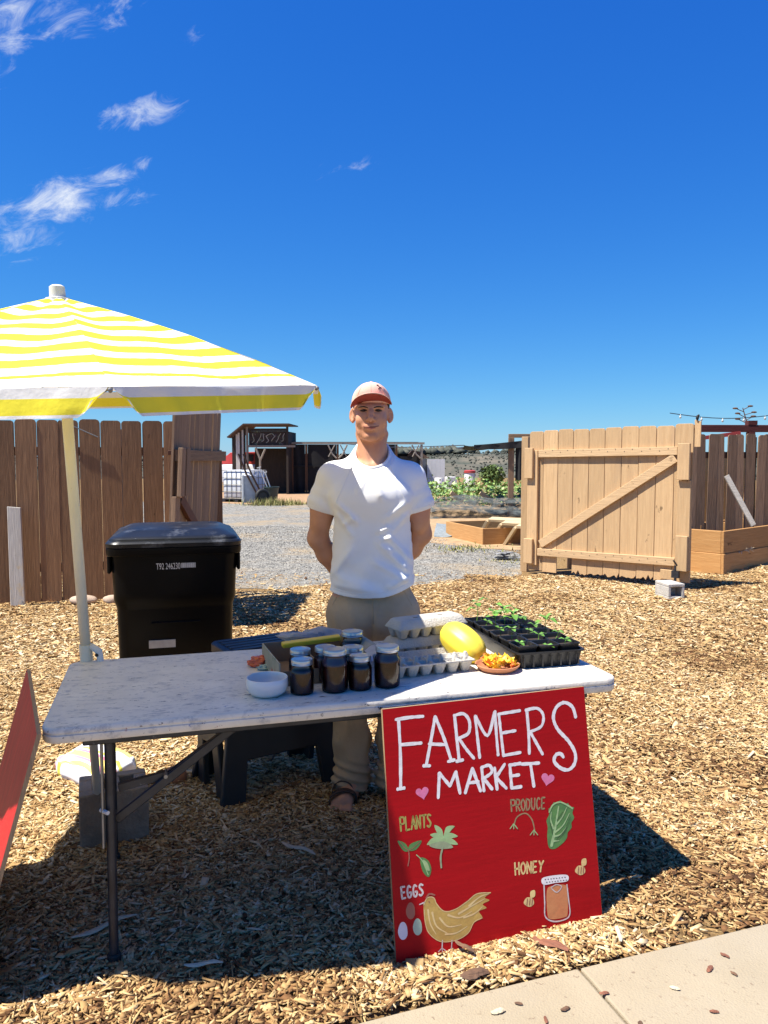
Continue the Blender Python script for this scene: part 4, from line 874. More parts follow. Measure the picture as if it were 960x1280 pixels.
# ------------------------------------------------------------------ the market table
TU, TV = Vector((.961, .278, 0)), Vector((-.278, .961, 0)); TANG = math.atan2(.278, .961)
TC = Vector((-.94, 2.05, 0)) + TU * .905 + TV * .372
def table():
    t = thing('folding_table', 'long scuffed white folding table with dark steel legs', 'table', TC, TANG)
    mb = MB(); hx, hy = .905, .372
    rloft(mb, [(.693, hx - .022, hy - .022, .03), (.695, hx - .004, hy - .004, .045), (.702, hx, hy, .05), (.716, hx, hy, .05), (.718, hx - .003, hy - .003, .05), (.722, hx - .003, hy - .003, .05), (.724, hx, hy, .05), (.735, hx, hy, .05), (.7393, hx - .003, hy - .003, .05), (.74, hx - .010, hy - .010, .045)], 7)
    mb.build('tabletop', M['tabletop'], t, auto=50)
    for s in (-1, 1):
        x = s * .732
        for y in (-.31, .29):
            x = s * (.732 if y < 0 else .764)
            mb = MB(); mb.tube([(x, y, .692), (x, y, .03)], .0135, 12); mb.build('leg', M['steel_dark'], t, auto=50)
            MB().lathe([(.020, 0), (.020, .03), (.017, .035)], 12, (x, y, .0)).build('foot_cap', M['black'], t)
            MB().box(x - .024, x - .017, y - .018, y + .018, .36, .69).build('lit_edge_strip', M['steel_grey'], t, bevel=.002)  # pale strip: the leg's lit left edge put into its colour
            mb = MB(); mb.tube([(x - .026, y - .004, .47), (x - .005, y - .03, .47)], .006, 8); mb.build('rivet', M['finial'], t)
        x = s * .732
        mb = MB(); mb.tube([(x, -.31, .20), (x + s * .032, .29, .20)], .011, 8); mb.build('cross_bar', M['steel_dark'], t)
        MB().bar((x - s * .02, -.25, .505), (x - s * .16, -.25, .53), .02, .022).build('brace', M['steel_dark'], t)
        MB().bar((x - s * .01, -.268, .415), (x - s * .40, -.262, .688), .012, .028, up=(0, 0, 1)).build('brace', M['steel_dark'], t, bevel=.003)
        MB().bar((x - s * .14, -.25, .512), (x - s * .40, -.246, .685), .012, .022).build('brace', M['steel_dark'], t, bevel=.002)
        mb = MB(); mb.tube([(x - s * .155, -.285, .535), (x - s * .155, -.24, .535)], .006, 8); mb.build('rivet', M['steel_grey'], t)
    for y in (-.33, .33): MB().box(-.8, .8, y - .012, y + .012, .672, .6935).build('rail', M['steel_dark'], t, bevel=.003)
table()

# ------------------------------------------------------------------ painted sign
SIGN_W, SIGN_H = .708, .733
def homog():
    src = [(57, 112), (822, 45), (882, 885), (103, 1050)]; dst = [(0, SIGN_H), (SIGN_W, SIGN_H), (SIGN_W, 0), (0, 0)]
    A, b = [], []
    for (x, y), (u, v) in zip(src, dst):
        A.append([x, y, 1, 0, 0, 0, -u * x, -u * y]); b.append(u); A.append([0, 0, 0, x, y, 1, -v * x, -v * y]); b.append(v)
    h = np.linalg.solve(np.array(A, float), np.array(b, float)); return np.append(h, 1).reshape(3, 3)
HM = homog()
def sg(x, y):
    p = HM @ np.array([x, y, 1.0]); return (p[0] / p[2], p[1] / p[2])
def brush(mb, pts, w, y, smooth=True, taper=0, jit=.15):
    "painted brush stroke lying on the board face (local x,z), y = front plane"
    p2 = [sg(*q) for q in pts]; P3 = [Vector((a, 0, b)) for a, b in p2]
    if smooth and len(P3) > 2: P3 = catmull(P3, 6)
    else:
        out = []
        for a, b in zip(P3, P3[1:]): out += [a.lerp(b, i / 6) for i in range(6)]
        P3 = out + [P3[-1]]
    k = len(P3); L_, R_ = [], []
    rr = random.Random(int(abs(pts[0][0]) * 31 + abs(pts[0][1]) * 17))
    for i, p in enumerate(P3):
        d = (P3[min(i + 1, k - 1)] - P3[max(i - 1, 0)]); 
        if d.length < 1e-7: d = Vector((1, 0, 0))
        d.normalize(); n = Vector((-d.z, 0, d.x)); t = i / (k - 1)
        ww = w / 2 * (1 + rr.uniform(-jit, jit)) * (1 - taper * t) ; L_.append(p + n * ww); R_.append(p - n * ww)
    d0 = (P3[0] - P3[1]).normalized() * w * .38; d1 = (P3[-1] - P3[-2]).normalized() * w * .38 * (1 - taper)
    out = L_ + [P3[-1] + d1 + (L_[-1] - P3[-1]) * .5, P3[-1] + d1 + (R_[-1] - P3[-1]) * .5] + R_[::-1] + [P3[0] + d0 + (R_[0] - P3[0]) * .5, P3[0] + d0 + (L_[0] - P3[0]) * .5]
    th = .0005
    o = len(mb.v); m_ = len(L_)
    vs = [Vector((q.x, y, q.z)) for q in L_] + [Vector((q.x, y, q.z)) for q in R_] + [Vector((q.x, y, q.z)) for q in (out[m_], out[m_ + 1], out[-2], out[-1])]
    fs = [(i, m_ + i, m_ + i + 1, i + 1) for i in range(m_ - 1)] + [(m_ - 1, 2 * m_ - 1, 2 * m_ + 1, 2 * m_), (0, 2 * m_ + 3, 2 * m_ + 2, m_)]
    mb.add(vs, fs)
def blob(mb, pts, y, n=5):
    P3 = catmull([Vector((sg(*q)[0], 0, sg(*q)[1])) for q in pts], n, True)
    mb.add([(p.x, y, p.z) for p in P3], [tuple(range(len(P3)))])
FONT = {'P': [[(0, 0), (0, 1)], [(0, 0), (.6, .05), (.6, .45), (0, .5)]], 'L': [[(0, 0), (0, 1)], [(0, 1), (.6, .97)]], 'A': [[(.35, 0), (0, 1)], [(.35, 0), (.7, 1)], [(.12, .62), (.6, .62)]],
        'N': [[(0, 1), (0, 0)], [(0, 0), (.6, 1)], [(.6, 1), (.6, 0)]], 'T': [[(0, .03), (.7, 0)], [(.35, 0), (.35, 1)]], 'S': [[(.55, .1), (.2, 0), (.05, .25), (.35, .5), (.55, .75), (.3, 1), (0, .88)]],
        'R': [[(0, 0), (0, 1)], [(0, 0), (.55, .05), (.55, .42), (.05, .5)], [(.15, .5), (.6, 1)]], 'O': [[(.3, 0), (.02, .3), (.02, .7), (.3, 1), (.6, .7), (.6, .3), (.3, 0)]], 'D': [[(0, 0), (0, 1)], [(0, 0), (.5, .15), (.58, .55), (.4, .9), (0, 1)]],
        'U': [[(0, 0), (.02, .7), (.3, 1), (.55, .7), (.58, 0)]], 'C': [[(.55, .12), (.25, 0), (.02, .4), (.1, .85), (.35, 1), (.58, .85)]], 'E': [[(0, 0), (0, 1)], [(0, 0), (.5, 0)], [(0, .5), (.42, .48)], [(0, 1), (.52, .98)]],
        'H': [[(0, 0), (0, 1)], [(.58, 0), (.58, 1)], [(0, .52), (.58, .48)]], 'Y': [[(0, 0), (.3, .45)], [(.62, 0), (.3, .45), (.22, 1)]], 'G': [[(.5, .12), (.2, 0), (.0, .4), (.08, .9), (.35, 1), (.55, .8), (.55, .58)], [(.3, .58), (.56, .58)]]}
def word(txt, quad, w, m, t, y):
    "quad: TL, TR, BL, BR of the word in the traced frame"
    tl, tr, bl, br = [Vector((*q, 0)) for q in quad]; n = len(txt)
    for i, ch in enumerate(txt):
        mb = MB()
        for st in FONT[ch]:
            pts = []
            for fx, fy in st:
                u = (i + fx * 1.12) / (n - .25); a = tl.lerp(tr, u); b = bl.lerp(br, u); p = a.lerp(b, fy); pts.append((p.x, p.y))
            brush(mb, pts, w, y, smooth=len(pts) > 3)
        mb.build('painted_letter', m, t)
def sign():
    t = thing('painted_sign', 'red hand-painted farmers market sign leaning on the front of the table', 'sign', (.037, 2.152, .002), rot=(R(-9.9), 0, math.atan2(.235, .67)))
    mb = MB(); mb.box(0, SIGN_W, 0, .012, 0, SIGN_H); mb.mi = 1
    mb.add([(-.0006, .0, 0), (-.0006, .012, 0), (-.0006, .012, SIGN_H), (-.0006, 0, SIGN_H)], [(0, 1, 2, 3)]); mb.add([(0, 0, SIGN_H + .0006), (SIGN_W, 0, SIGN_H + .0006), (SIGN_W, .012, SIGN_H + .0006), (0, .012, SIGN_H + .0006)], [(0, 1, 2, 3)])
    mb.add([(SIGN_W + .0006, .0, 0), (SIGN_W + .0006, .012, 0), (SIGN_W + .0006, .012, SIGN_H), (SIGN_W + .0006, 0, SIGN_H)], [(0, 1, 2, 3)]); mb.add([(0, .0126, 0), (SIGN_W, .0126, 0), (SIGN_W, .0126, SIGN_H), (0, .0126, SIGN_H)], [(0, 1, 2, 3)])
    mb.build('board', [M['signred'], M['ply']], t)
    y1, y2, y3, y4 = -.0004, -.0007, -.0010, -.0013
    W1 = .0098
    big = {'F': [[(108, 150), (160, 143), (212, 140)], [(118, 148), (124, 275), (124, 405)], [(124, 243), (204, 238)], [(112, 406), (138, 402)]],
           'A': [[(258, 142), (240, 235), (222, 322)], [(258, 142), (292, 225), (318, 305)], [(234, 242), (300, 246)], [(212, 322), (236, 322)], [(306, 308), (330, 302)]],
           'R': [[(332, 140), (340, 225), (348, 305)], [(330, 140), (366, 134), (388, 162), (384, 205), (345, 224)], [(348, 224), (374, 262), (404, 298)], [(338, 308), (362, 303)]],
           'M': [[(410, 143), (418, 220), (426, 296)], [(412, 144), (456, 216), (484, 130)], [(486, 128), (490, 210), (496, 288)]],
           'E': [[(500, 140), (508, 214), (516, 288)], [(498, 138), (580, 127)], [(508, 208), (562, 200)], [(515, 290), (580, 280)]],
           'R2': [[(606, 126), (612, 205), (614, 285)], [(602, 126), (645, 120), (668, 146), (660, 186), (616, 206)], [(618, 206), (640, 245), (664, 288)]],
           'S': [[(790, 155), (778, 118), (748, 101), (718, 118), (706, 156), (722, 198), (762, 242), (786, 285), (785, 322), (763, 346), (733, 341), (708, 316), (714, 292), (732, 288), (742, 300)]]}
    for k, sts in big.items():
        mb = MB()
        for i, s_ in enumerate(sts): brush(mb, s_, W1 if k != 'S' else .0115, y1 - i * .00004)
        mb.build('painted_letter', P['white'], t)
    mk = {'M': [[(267, 440), (272, 350)], [(272, 350), (312, 398)], [(312, 398), (335, 346)], [(335, 346), (350, 425)]], 'A': [[(398, 335), (370, 424)], [(398, 335), (428, 418)], [(382, 388), (420, 384)]],
          'R': [[(433, 332), (441, 418)], [(432, 333), (462, 325), (471, 350), (440, 373)], [(441, 373), (472, 412)]], 'K': [[(482, 335), (491, 413)], [(520, 322), (487, 370)], [(487, 370), (526, 410)]],
          'E': [[(540, 325), (546, 410)], [(538, 326), (580, 320)], [(542, 366), (574, 362)], [(545, 410), (582, 405)]], 'T': [[(585, 323), (650, 320)], [(618, 322), (630, 405)]]}
    for k, sts in mk.items():
        mb = MB()
        for i, s_ in enumerate(sts): brush(mb, s_, .0105, y1 - i * .00004)
        mb.build('painted_letter', P['white'], t)
    for cx, cy, a in ((207, 421, -12), (682, 379, 12)):
        mb = MB(); pts = []
        for i in range(20):
            th = 2 * math.pi * i / 20; x = 16 * math.sin(th) ** 3 * 1.55; yy = -(13 * math.cos(th) - 5 * math.cos(2 * th) - 2 * math.cos(3 * th) - math.cos(4 * th)) * 1.6
            ca, sa = math.cos(R(a)), math.sin(R(a)); pts.append((cx + x * ca - yy * sa, cy + x * sa + yy * ca))
        blob(mb, pts, y1, 2); mb.build('painted_heart', P['pink'], t)
    word('PLANTS', [(120, 510), (240, 500), (124, 560), (240, 545)], .0055, P['olive'], t, y1)
    word('PRODUCE', [(542, 453), (674, 446), (545, 495), (672, 487)], .0052, P['dull'], t, y1)
    word('HONEY', [(555, 683), (664, 677), (557, 727), (662, 715)], .0055, P['cream'], t, y1)
    word('EGGS', [(122, 766), (208, 755), (126, 808), (208, 796)], .0058, P['pale'], t, y1)
    # seedling with two leaves
    mb = MB(); blob(mb, [(152, 632), (132, 632), (110, 596), (140, 606)], y1); blob(mb, [(152, 632), (160, 608), (202, 596), (182, 628)], y1); mb.build('painted_leaf', P['green'], t)
    mb = MB(); brush(mb, [(152, 630), (154, 660), (149, 688)], .0035, y2); brush(mb, [(118, 598), (152, 630), (196, 600)], .0018, y2); mb.build('painted_stem', P['brown'], t)
    mb = MB(); blob(mb, [(196, 660), (225, 668), (238, 700), (228, 730), (205, 708)], y1); mb.build('painted_leaf', P['green'], t)
    mb = MB(); brush(mb, [(182, 648), (205, 672), (226, 722)], .0026, y2); blob(mb, [(205, 668), (222, 676), (232, 706), (216, 700)], y2 - .0002); mb.build('painted_vein', P['light'], t)
    # palm
    mb = MB()
    for tip, mid in (((222, 612), (250, 596)), ((235, 575), (262, 580)), ((252, 540), (270, 562)), ((328, 545), (304, 556)), ((340, 582), (310, 580)), ((340, 612), (312, 600))):
        c = (286, 600); nx, ny = -(tip[1] - c[1]), tip[0] - c[0]; l = math.hypot(nx, ny); nx, ny = nx / l * 11, ny / l * 11
        blob(mb, [c, (mid[0] + nx, mid[1] + ny), tip, (mid[0] - nx, mid[1] - ny)], y1 - .0001 * len(mb.f) * .3)
    mb.build('painted_palm_leaf', P['light'], t)
    mb = MB(); blob(mb, [(250, 624), (232, 612), (286, 600), (322, 622), (286, 628)], y2); mb.build('painted_palm_leaf', P['sage'], t)
    mb = MB(); brush(mb, [(284, 616), (274, 655), (276, 696)], .0055, y3); mb.build('painted_trunk', P['sage'], t)
    # vine and lettuce
    mb = MB(); brush(mb, [(553, 545), (566, 515), (598, 503), (622, 528), (632, 572)], .0042, y1); mb.build('painted_vine', P['dull'], t)
    mb = MB()
    for cx, cy in ((552, 548), (628, 572)):
        for a in (-1, 0, 1): brush(mb, [(cx, cy - 8), (cx + a * 14, cy + 10)], .003, y2 - .0002 * (a + 1))
    mb.build('painted_leaf', P['light'], t)
    mb = MB(); blob(mb, [(684, 628), (678, 590), (680, 555), (676, 530), (686, 508), (684, 488), (698, 480), (704, 464), (718, 470), (728, 458), (744, 472), (758, 468), (764, 482), (780, 484), (774, 504), (780, 522), (770, 540), (770, 558), (756, 575), (752, 595), (736, 614), (706, 634)], y1); mb.build('painted_lettuce', P['green'], t)
    mb = MB(); brush(mb, [(694, 622), (708, 560), (722, 480)], .011, y2, taper=.6)
    for q in ([(706, 575), (738, 548), (762, 505)], [(710, 548), (734, 520), (752, 484)], [(702, 560), (692, 530), (694, 500)], [(700, 590), (730, 580), (752, 552)], [(700, 606), (722, 604)]): brush(mb, q, .0062, y2 - .0002, taper=.6)
    for q in ([(686, 500), (700, 474), (726, 464), (752, 474), (774, 488)],): brush(mb, q, .005, y2 - .0004)
    mb.build('painted_highlight', P['light'], t)
    mb = MB(); 
    for q in ([(714, 600), (744, 566), (766, 520)], [(716, 530), (738, 500)], [(690, 540), (698, 580)]): brush(mb, q, .0035, y2 - .0006, taper=.5)
    mb.build('painted_vein', P['dkgreen'], t)
    # honey jar
    mb = MB(); blob(mb, [(674, 790), (690, 770), (744, 766), (752, 800), (752, 870), (738, 884), (690, 890), (676, 872)], y1); mb.build('painted_honey', P['peach'], t)
    mb = MB(); brush(mb, [(664, 765), (666, 830), (668, 880), (700, 898), (744, 890), (760, 870), (756, 820), (750, 765)], .0042, y2); brush(mb, [(690, 775), (710, 764), (730, 772), (712, 792), (692, 778)], .003, y2 - .0002); mb.build('painted_jar_outline', P['pale'], t)
    mb = MB(); blob(mb, [(658, 740), (705, 730), (752, 730), (752, 752), (706, 758), (662, 764)], y2); mb.build('painted_jar_cap', P['white'], t)
    mb = MB()
    for i in range(8):
        for j in range(2): x, y = 668 + i * 10.5 + j * 5, 745 - i * 1.0 + j * 10; brush(mb, [(x, y), (x + 3, y)], .0026, y3)
    mb.build('painted_dots', P['ink'], t)
    for cx, cy in ((607, 818), (801, 705)):
        s = 1.0; mb = MB(); blob(mb, [(cx - 20, cy + 12), (cx - 8, cy - 8), (cx + 14, cy - 4), (cx + 18, cy + 16), (cx, cy + 26)], y1); blob(mb, [(cx + 6, cy - 8), (cx + 6, cy - 30), (cx + 22, cy - 34), (cx + 22, cy - 12)], y1 - .0002); mb.build('painted_bee', P['cream'], t)
        mb = MB()
        for k in (-6, 4, 13): brush(mb, [(cx + k, cy - 4), (cx + k - 3, cy + 20)], .0028, y3)
        mb.build('painted_bee_stripe', P['brown'], t)
    # hen
    mb = MB(); blob(mb, [(208, 830), (222, 806), (246, 806), (258, 830), (286, 856), (326, 850), (372, 822), (410, 794), (462, 790), (440, 808), (458, 818), (432, 832), (446, 846), (418, 858), (430, 882), (396, 900), (376, 936), (330, 962), (270, 966), (226, 934), (210, 880)], y1); mb.build('painted_hen', P['gold'], t)
    mb = MB()
    for q in ([(240, 860), (256, 910), (300, 938)], [(268, 880), (300, 912), (350, 906)], [(300, 870), (344, 880), (390, 858)], [(340, 866), (390, 838), (440, 812)], [(360, 880), (400, 866), (430, 842)], [(380, 838), (420, 806), (455, 794)], [(224, 850), (232, 900), (254, 940)], [(290, 940), (330, 936), (372, 912)]): brush(mb, q, .0062, y2, taper=.7)
    brush(mb, [(208, 832), (222, 806), (246, 806), (258, 830), (286, 856), (326, 850), (372, 822), (410, 794), (462, 790)], .0025, y2); brush(mb, [(210, 850), (212, 890), (226, 934), (270, 966), (330, 962), (376, 936), (398, 898), (430, 882)], .0022, y2); mb.build('painted_feathers', P['tan'], t)
    mb = MB()
    for x in (276, 312):
        mb = MB(); brush(mb, [(x + 2, 962), (x, 992)], .003, y2); brush(mb, [(x, 990), (x - 14, 1004)], .0026, y2); brush(mb, [(x, 990), (x + 2, 1008)], .0026, y2); brush(mb, [(x, 990), (x + 14, 1000)], .0026, y2); mb.build('painted_foot', P['pale'], t)
    mb = MB(); brush(mb, [(212, 822), (192, 830)], .0036, y2); mb.build('painted_beak', P['pale'], t)
    mb = MB(); brush(mb, [(218, 806), (230, 792), (250, 796)], .005, y2); brush(mb, [(226, 820), (230, 821)], .003, y3); mb.build('painted_comb', P['brown'], t)
    for (cx, cy, rx, ry, m) in ((158, 853, 18, 31, 'brown'), (128, 926, 19, 33, 'skyw'), (184, 912, 18, 31, 'mint')):
        mb = MB(); blob(mb, [(cx + rx * math.cos(a) * (1 if math.sin(a) > 0 else .9), cy + ry * math.sin(a)) for a in (i * math.pi / 6 for i in range(12))], y1, 3); mb.build('painted_egg', P[m], t)
sign()
def red_board():
    # second board leaning on the left end of the table, its red face to the left
    nl = Vector((-.932, 2.03, .735)); fl = Vector((-1.27, 2.70, .730)); w = Vector((-.83, -.55, 0))
    u = (fl - nl); ln = u.length; u.normalize(); down = Vector((-.19, -.075, -.72)); down = (down - u * down.dot(u)).normalized(); n = u.cross(down)
    h = .745
    mb = MB()
    def q(a, b, c): return nl + u * a + down * b + n * c
    s = 1 if n.dot(w) > 0 else -1
    f0, f1 = .006 * s, -.006 * s
    c = [(0, 0), (ln, 0), (ln, h), (0, h)]
    mb.add([q(a, b, f0) for a, b in c] , [(0, 1, 2, 3)]); mb.mi = 1
    mb.add([q(a, b, f0) for a, b in c] + [q(a, b, f1) for a, b in c], [(4, 5, 6, 7), (0, 1, 5, 4), (1, 2, 6, 5), (2, 3, 7, 6), (3, 0, 4, 7)])
    me = bpy.data.meshes.new('red_board'); me.from_pydata(mb.v, [], mb.f); me.materials.append(M['boardred']); me.materials.append(M['ply']); me.polygons.foreach_set('material_index', mb.m); me.update()
    tag(link(me, 'red_board'), 'red painted plywood board leaning on the left end of the table', 'board')
red_board()

# ------------------------------------------------------------------ umbrella
def umbrella():
    hub = Vector((-1.117, 2.672, 2.034)); ax = Vector((-.0175, -.0857, .9962)).normalized(); u = Vector((0, 1, 0)).cross(ax).normalized(); v = ax.cross(u); Rr, drop, ph = .940, .320, -1.075
    base = hub - ax * ((hub.z - .05) / ax.z); t = thing('market_umbrella', 'yellow and white striped market umbrella with cream pole', 'umbrella', base)
    mc = bpy.data.materials.new('striped_umbrella_canvas'); nt, n, L, b = nodes_of(mc); b.inputs['Roughness'].default_value = .85; b.inputs['Specular IOR Level'].default_value = .15
    at = n.new('ShaderNodeAttribute'); at.attribute_name = 'tone'
    rp = n.new('ShaderNodeValToRGB'); rp.color_ramp.interpolation = 'CONSTANT'; e = rp.color_ramp.elements
    WH, YE, TR = (.80, .79, .75), (.84, .74, .055), (.82, .81, .78)
    # tone 0..1 over the panel, 1..2 down the valance; scaled by a half
    stops = [(0, WH), (.06, YE)]; s0 = .11
    for k in range(7): stops += [(s0 + k * .122, WH), (s0 + .058 + k * .122, YE)]
    stops = [s for s in stops if s[0] < .93] + [(.925, WH), (1.36, YE), (1.88, TR)]
    e[0].position = 0; e[0].color = c4(WH); e[1].position = stops[1][0] / 2; e[1].color = c4(stops[1][1])
    for p_, c_ in stops[2:]: k = e.new(min(p_ / 2, 1)); k.color = c4(c_)
    sc = n.new('ShaderNodeMath'); sc.operation = 'MULTIPLY'; sc.inputs[1].default_value = .5; L.new(at.outputs['Fac'], sc.inputs[0])
    g = n.new('ShaderNodeTexCoord'); nz = n.new('ShaderNodeTexNoise'); nz.inputs['Scale'].default_value = 30; L.new(g.outputs['Object'], nz.inputs['Vector'])
    md = n.new('ShaderNodeMath'); md.operation = 'MULTIPLY_ADD'; md.inputs[1].default_value = .006; L.new(nz.outputs['Fac'], md.inputs[0]); L.new(sc.outputs[0], md.inputs[2])
    L.new(md.outputs[0], rp.inputs[0]); L.new(rp.outputs[0], b.inputs['Base Color'])
    tr = n.new('ShaderNodeBsdfTranslucent'); L.new(rp.outputs[0], tr.inputs[0]); ms = n.new('ShaderNodeMixShader'); ms.inputs[0].default_value = .22
    L.new(b.outputs[0], ms.inputs[1]); L.new(tr.outputs[0], ms.inputs[2]); L.new(ms.outputs[0], n['Material Output'].inputs['Surface'])
    n2 = n.new('ShaderNodeTexNoise'); n2.inputs['Scale'].default_value = 9; n2.inputs['Detail'].default_value = 5; L.new(g.outputs['Object'], n2.inputs['Vector'])
    bp = n.new('ShaderNodeBump'); bp.inputs['Strength'].default_value = .5; bp.inputs['Distance'].default_value = .02; L.new(n2.outputs['Fac'], bp.inputs['Height']); L.new(bp.outputs[0], b.inputs['Normal'])
    C = [hub - ax * drop + (u * math.cos(ph + k * math.pi / 4) + v * math.sin(ph + k * math.pi / 4)) * Rr for k in range(8)]
    def rib(k, s):
        a = ph + k * math.pi / 4; return hub + (u * math.cos(a) + v * math.sin(a)) * (Rr * s) - ax * (drop * (.74 * s + .26 * s * s) )
    def vertpart(name, vs, fs, tones):
        me = bpy.data.meshes.new(name); me.from_pydata([tuple(Vector(p) - base) for p in vs], [], fs); a = me.attributes.new('tone', 'FLOAT', 'POINT'); a.data.foreach_set('value', tones)
        me.materials.append(mc); me.polygons.foreach_set('use_smooth', [True] * len(me.polygons)); me.update(); return link(me, name, t)
    for k in range(8):
        nu, nv = 14, 26; vs, tn, fs = [], [], []; rr = random.Random(k)
        for j in range(nv + 1):
            s = .035 + .965 * j / nv; a, b_ = rib(k, s), rib(k + 1, s)
            for i in range(nu + 1):
                f = i / nu; p = a.lerp(b_, f); sag = 4 * f * (1 - f)
                p = p - ax * (.013 * sag * math.sin(s * 3.0)) + (hub - ax * drop - p).normalized() * (0.010 * sag * s * s)
                p += ax * (.0045 * mnoise.noise(Vector((p.x * 7, p.y * 7, k))) * min(1, 2 * s)) + ax * .004 * sag * math.sin(f * 9 + s * 6 + k)
                vs.append(p); tn.append(s)
        fs = [(j * (nu + 1) + i, j * (nu + 1) + i + 1, (j + 1) * (nu + 1) + i + 1, (j + 1) * (nu + 1) + i) for j in range(nv) for i in range(nu)]
        o = vertpart('canopy_panel', vs, fs, tn)
        # valance with rounded lower corners hanging from the panel edge
        nu, nv = 40, 8; vs, tn = [], []; e0, e1 = rib(k, 1.0), rib(k + 1, 1.0); out = ((e0 + e1) / 2 - hub); out -= ax * out.dot(ax); out.normalize()
        for j in range(nv + 1):
            g_ = j / nv
            for i in range(nu + 1):
                f = i / nu; sag = 4 * f * (1 - f)
                edge = min(f, 1 - f); cut = .055 * g_ ** 1.6 ; f2 = .008 + cut + (1 - .016 - 2 * cut) * f
                lenv = .074 * (1 - .55 * max(0, 1 - edge / .05) ** 2)
                p = e0.lerp(e1, f2); p = p + (hub - ax * drop - p).normalized() * (.010 * 4 * f2 * (1 - f2))
                wave = (math.sin(f * (31 if k == 0 else 17) + k) * .6 + math.sin(f * (57 if k == 0 else 29) + 2 * k) * .4) * (.010 if k == 0 else .006) * g_
                p = p + Vector((0, 0, -1)) * (lenv * g_) + out * (wave + .012 * g_)
                vs.append(p); tn.append(min(1.02 + .96 * g_, 1.99))
        fs = [(j * (nu + 1) + i, j * (nu + 1) + i + 1, (j + 1) * (nu + 1) + i + 1, (j + 1) * (nu + 1) + i) for j in range(nv) for i in range(nu)]
        vertpart('valance', vs, fs, tn)
        mb = MB(); mb.tube([rib(k, s) - base - ax * .012 for s in (.04, .3, .6, .85, 1.0)], [.006, .006, .005, .005, .004], 6); mb.ball(rib(k, 1.0) - base - ax * .008, .0065, 8, 6); mb.build('rib', M['steel_grey'], t)
        MB().tube([hub - ax * .38 - base, rib(k, .52) - base - ax * .016], .005, 6).build('strut', M['steel_grey'], t)
    pt = lambda z: hub + ax * ((z - hub.z) / ax.z) - base
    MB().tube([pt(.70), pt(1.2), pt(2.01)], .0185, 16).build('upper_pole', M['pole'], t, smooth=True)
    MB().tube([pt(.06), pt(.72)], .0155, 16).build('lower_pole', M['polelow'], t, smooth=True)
    MB().tube([pt(.69), pt(.80)], .0225, 16).build('collar', M['pole'], t, auto=40)
    c = pt(.765); mb = MB(); mb.tube([c + Vector((.02, -.005, .03)), c + Vector((.05, -.01, .012)), c + Vector((.062, -.01, -.05)), c + Vector((.058, -.01, -.085))], [.013, .014, .010, .009], 8); mb.build('clamp_lever', M['finial'], t, smooth=True)
    MB().ball(c + Vector((.047, -.022, .0)), .007, 8, 6).build('clamp_pin', M['black'], t)
    MB().tube([hub - base - ax * .40, hub - base - ax * .36], .026, 14).build('runner', M['finial'], t, auto=40)
    tip = hub - base
    mb = MB(); mb.tube([tip - ax * .03, tip - ax * .006, tip - ax * .003], [.042, .040, .028], 20); mb.tube([tip - ax * .006, tip + ax * .032, tip + ax * .038], [.027, .025, .015], 20); mb.build('finial', M['finial'], t, auto=50)
    # hollow block the pole stands in
    m = M['concrete_block']
    bl = cinder(.25, .20, .215, True, m, .048); bl.location = (-1.06, 2.928, .005); bl.rotation_euler = (0, 0, R(21)); tag(bl, 'dark hollow concrete block holding the umbrella pole', 'concrete block')
umbrella()
def sack():
    m = bpy.data.materials.new('printed_sack'); nt, n, L, b = nodes_of(m); b.inputs['Roughness'].default_value = .55
    tc = n.new('ShaderNodeTexCoord'); mp = n.new('ShaderNodeMapping'); mp.inputs['Location'].default_value = (-.05, .34, 0); L.new(tc.outputs['Object'], mp.inputs[0])
    w = n.new('ShaderNodeTexWave'); w.wave_type = 'RINGS'; w.rings_direction = 'Z'; w.inputs['Scale'].default_value = 1.5; w.inputs['Distortion'].default_value = .6; L.new(mp.outputs[0], w.inputs[0])
    rp = ramp(n, [(0, (.74, .75, .80)), (.999, (.74, .75, .80))]); rp.color_ramp.interpolation = 'CONSTANT'
    for p_, c_ in ((.30, (.80, .76, .12)), (.55, (.74, .75, .80)), (.70, (.76, .25, .36)), (.9, (.78, .66, .2))): k = rp.color_ramp.elements.new(p_); k.color = c4(c_)
    L.new(w.outputs['Fac'], rp.inputs[0]); L.new(rp.outputs[0], b.inputs['Base Color'])
    mb = MB(); mb.ball((0, 0, 0), (1, 1, 1), 40, 24); o = mb.build('printed_sack', m, loc=(-1.345, 3.50, .05), rot=(R(4), R(5), R(-34)), smooth=True)
    for v_ in o.data.vertices:
        p = v_.co; s = lambda a, e: math.copysign(abs(a) ** e, a); v_.co = Vector((s(p.x, .36) * .165, s(p.y, .36) * .13, s(p.z, .8) * .055)) + Vector((0, 0, .034 * mnoise.noise(Vector((p.x * 2.2, p.y * 2.2, p.z * 3 + 5)))))
    tag(o, 'plump white sack printed with yellow and pink curves lying behind the umbrella block', 'sack')
    mb = MB(); mb.ball((0, 0, 0), (.055, .05, .045), 14, 10); o = mb.build('terracotta_pot', M['terracotta'], loc=(-.955, 3.42, .035), smooth=True); tag(o, 'small orange-pink clay lump beside the printed sack', 'clay lump'); o.name = 'clay_lump'
sack()

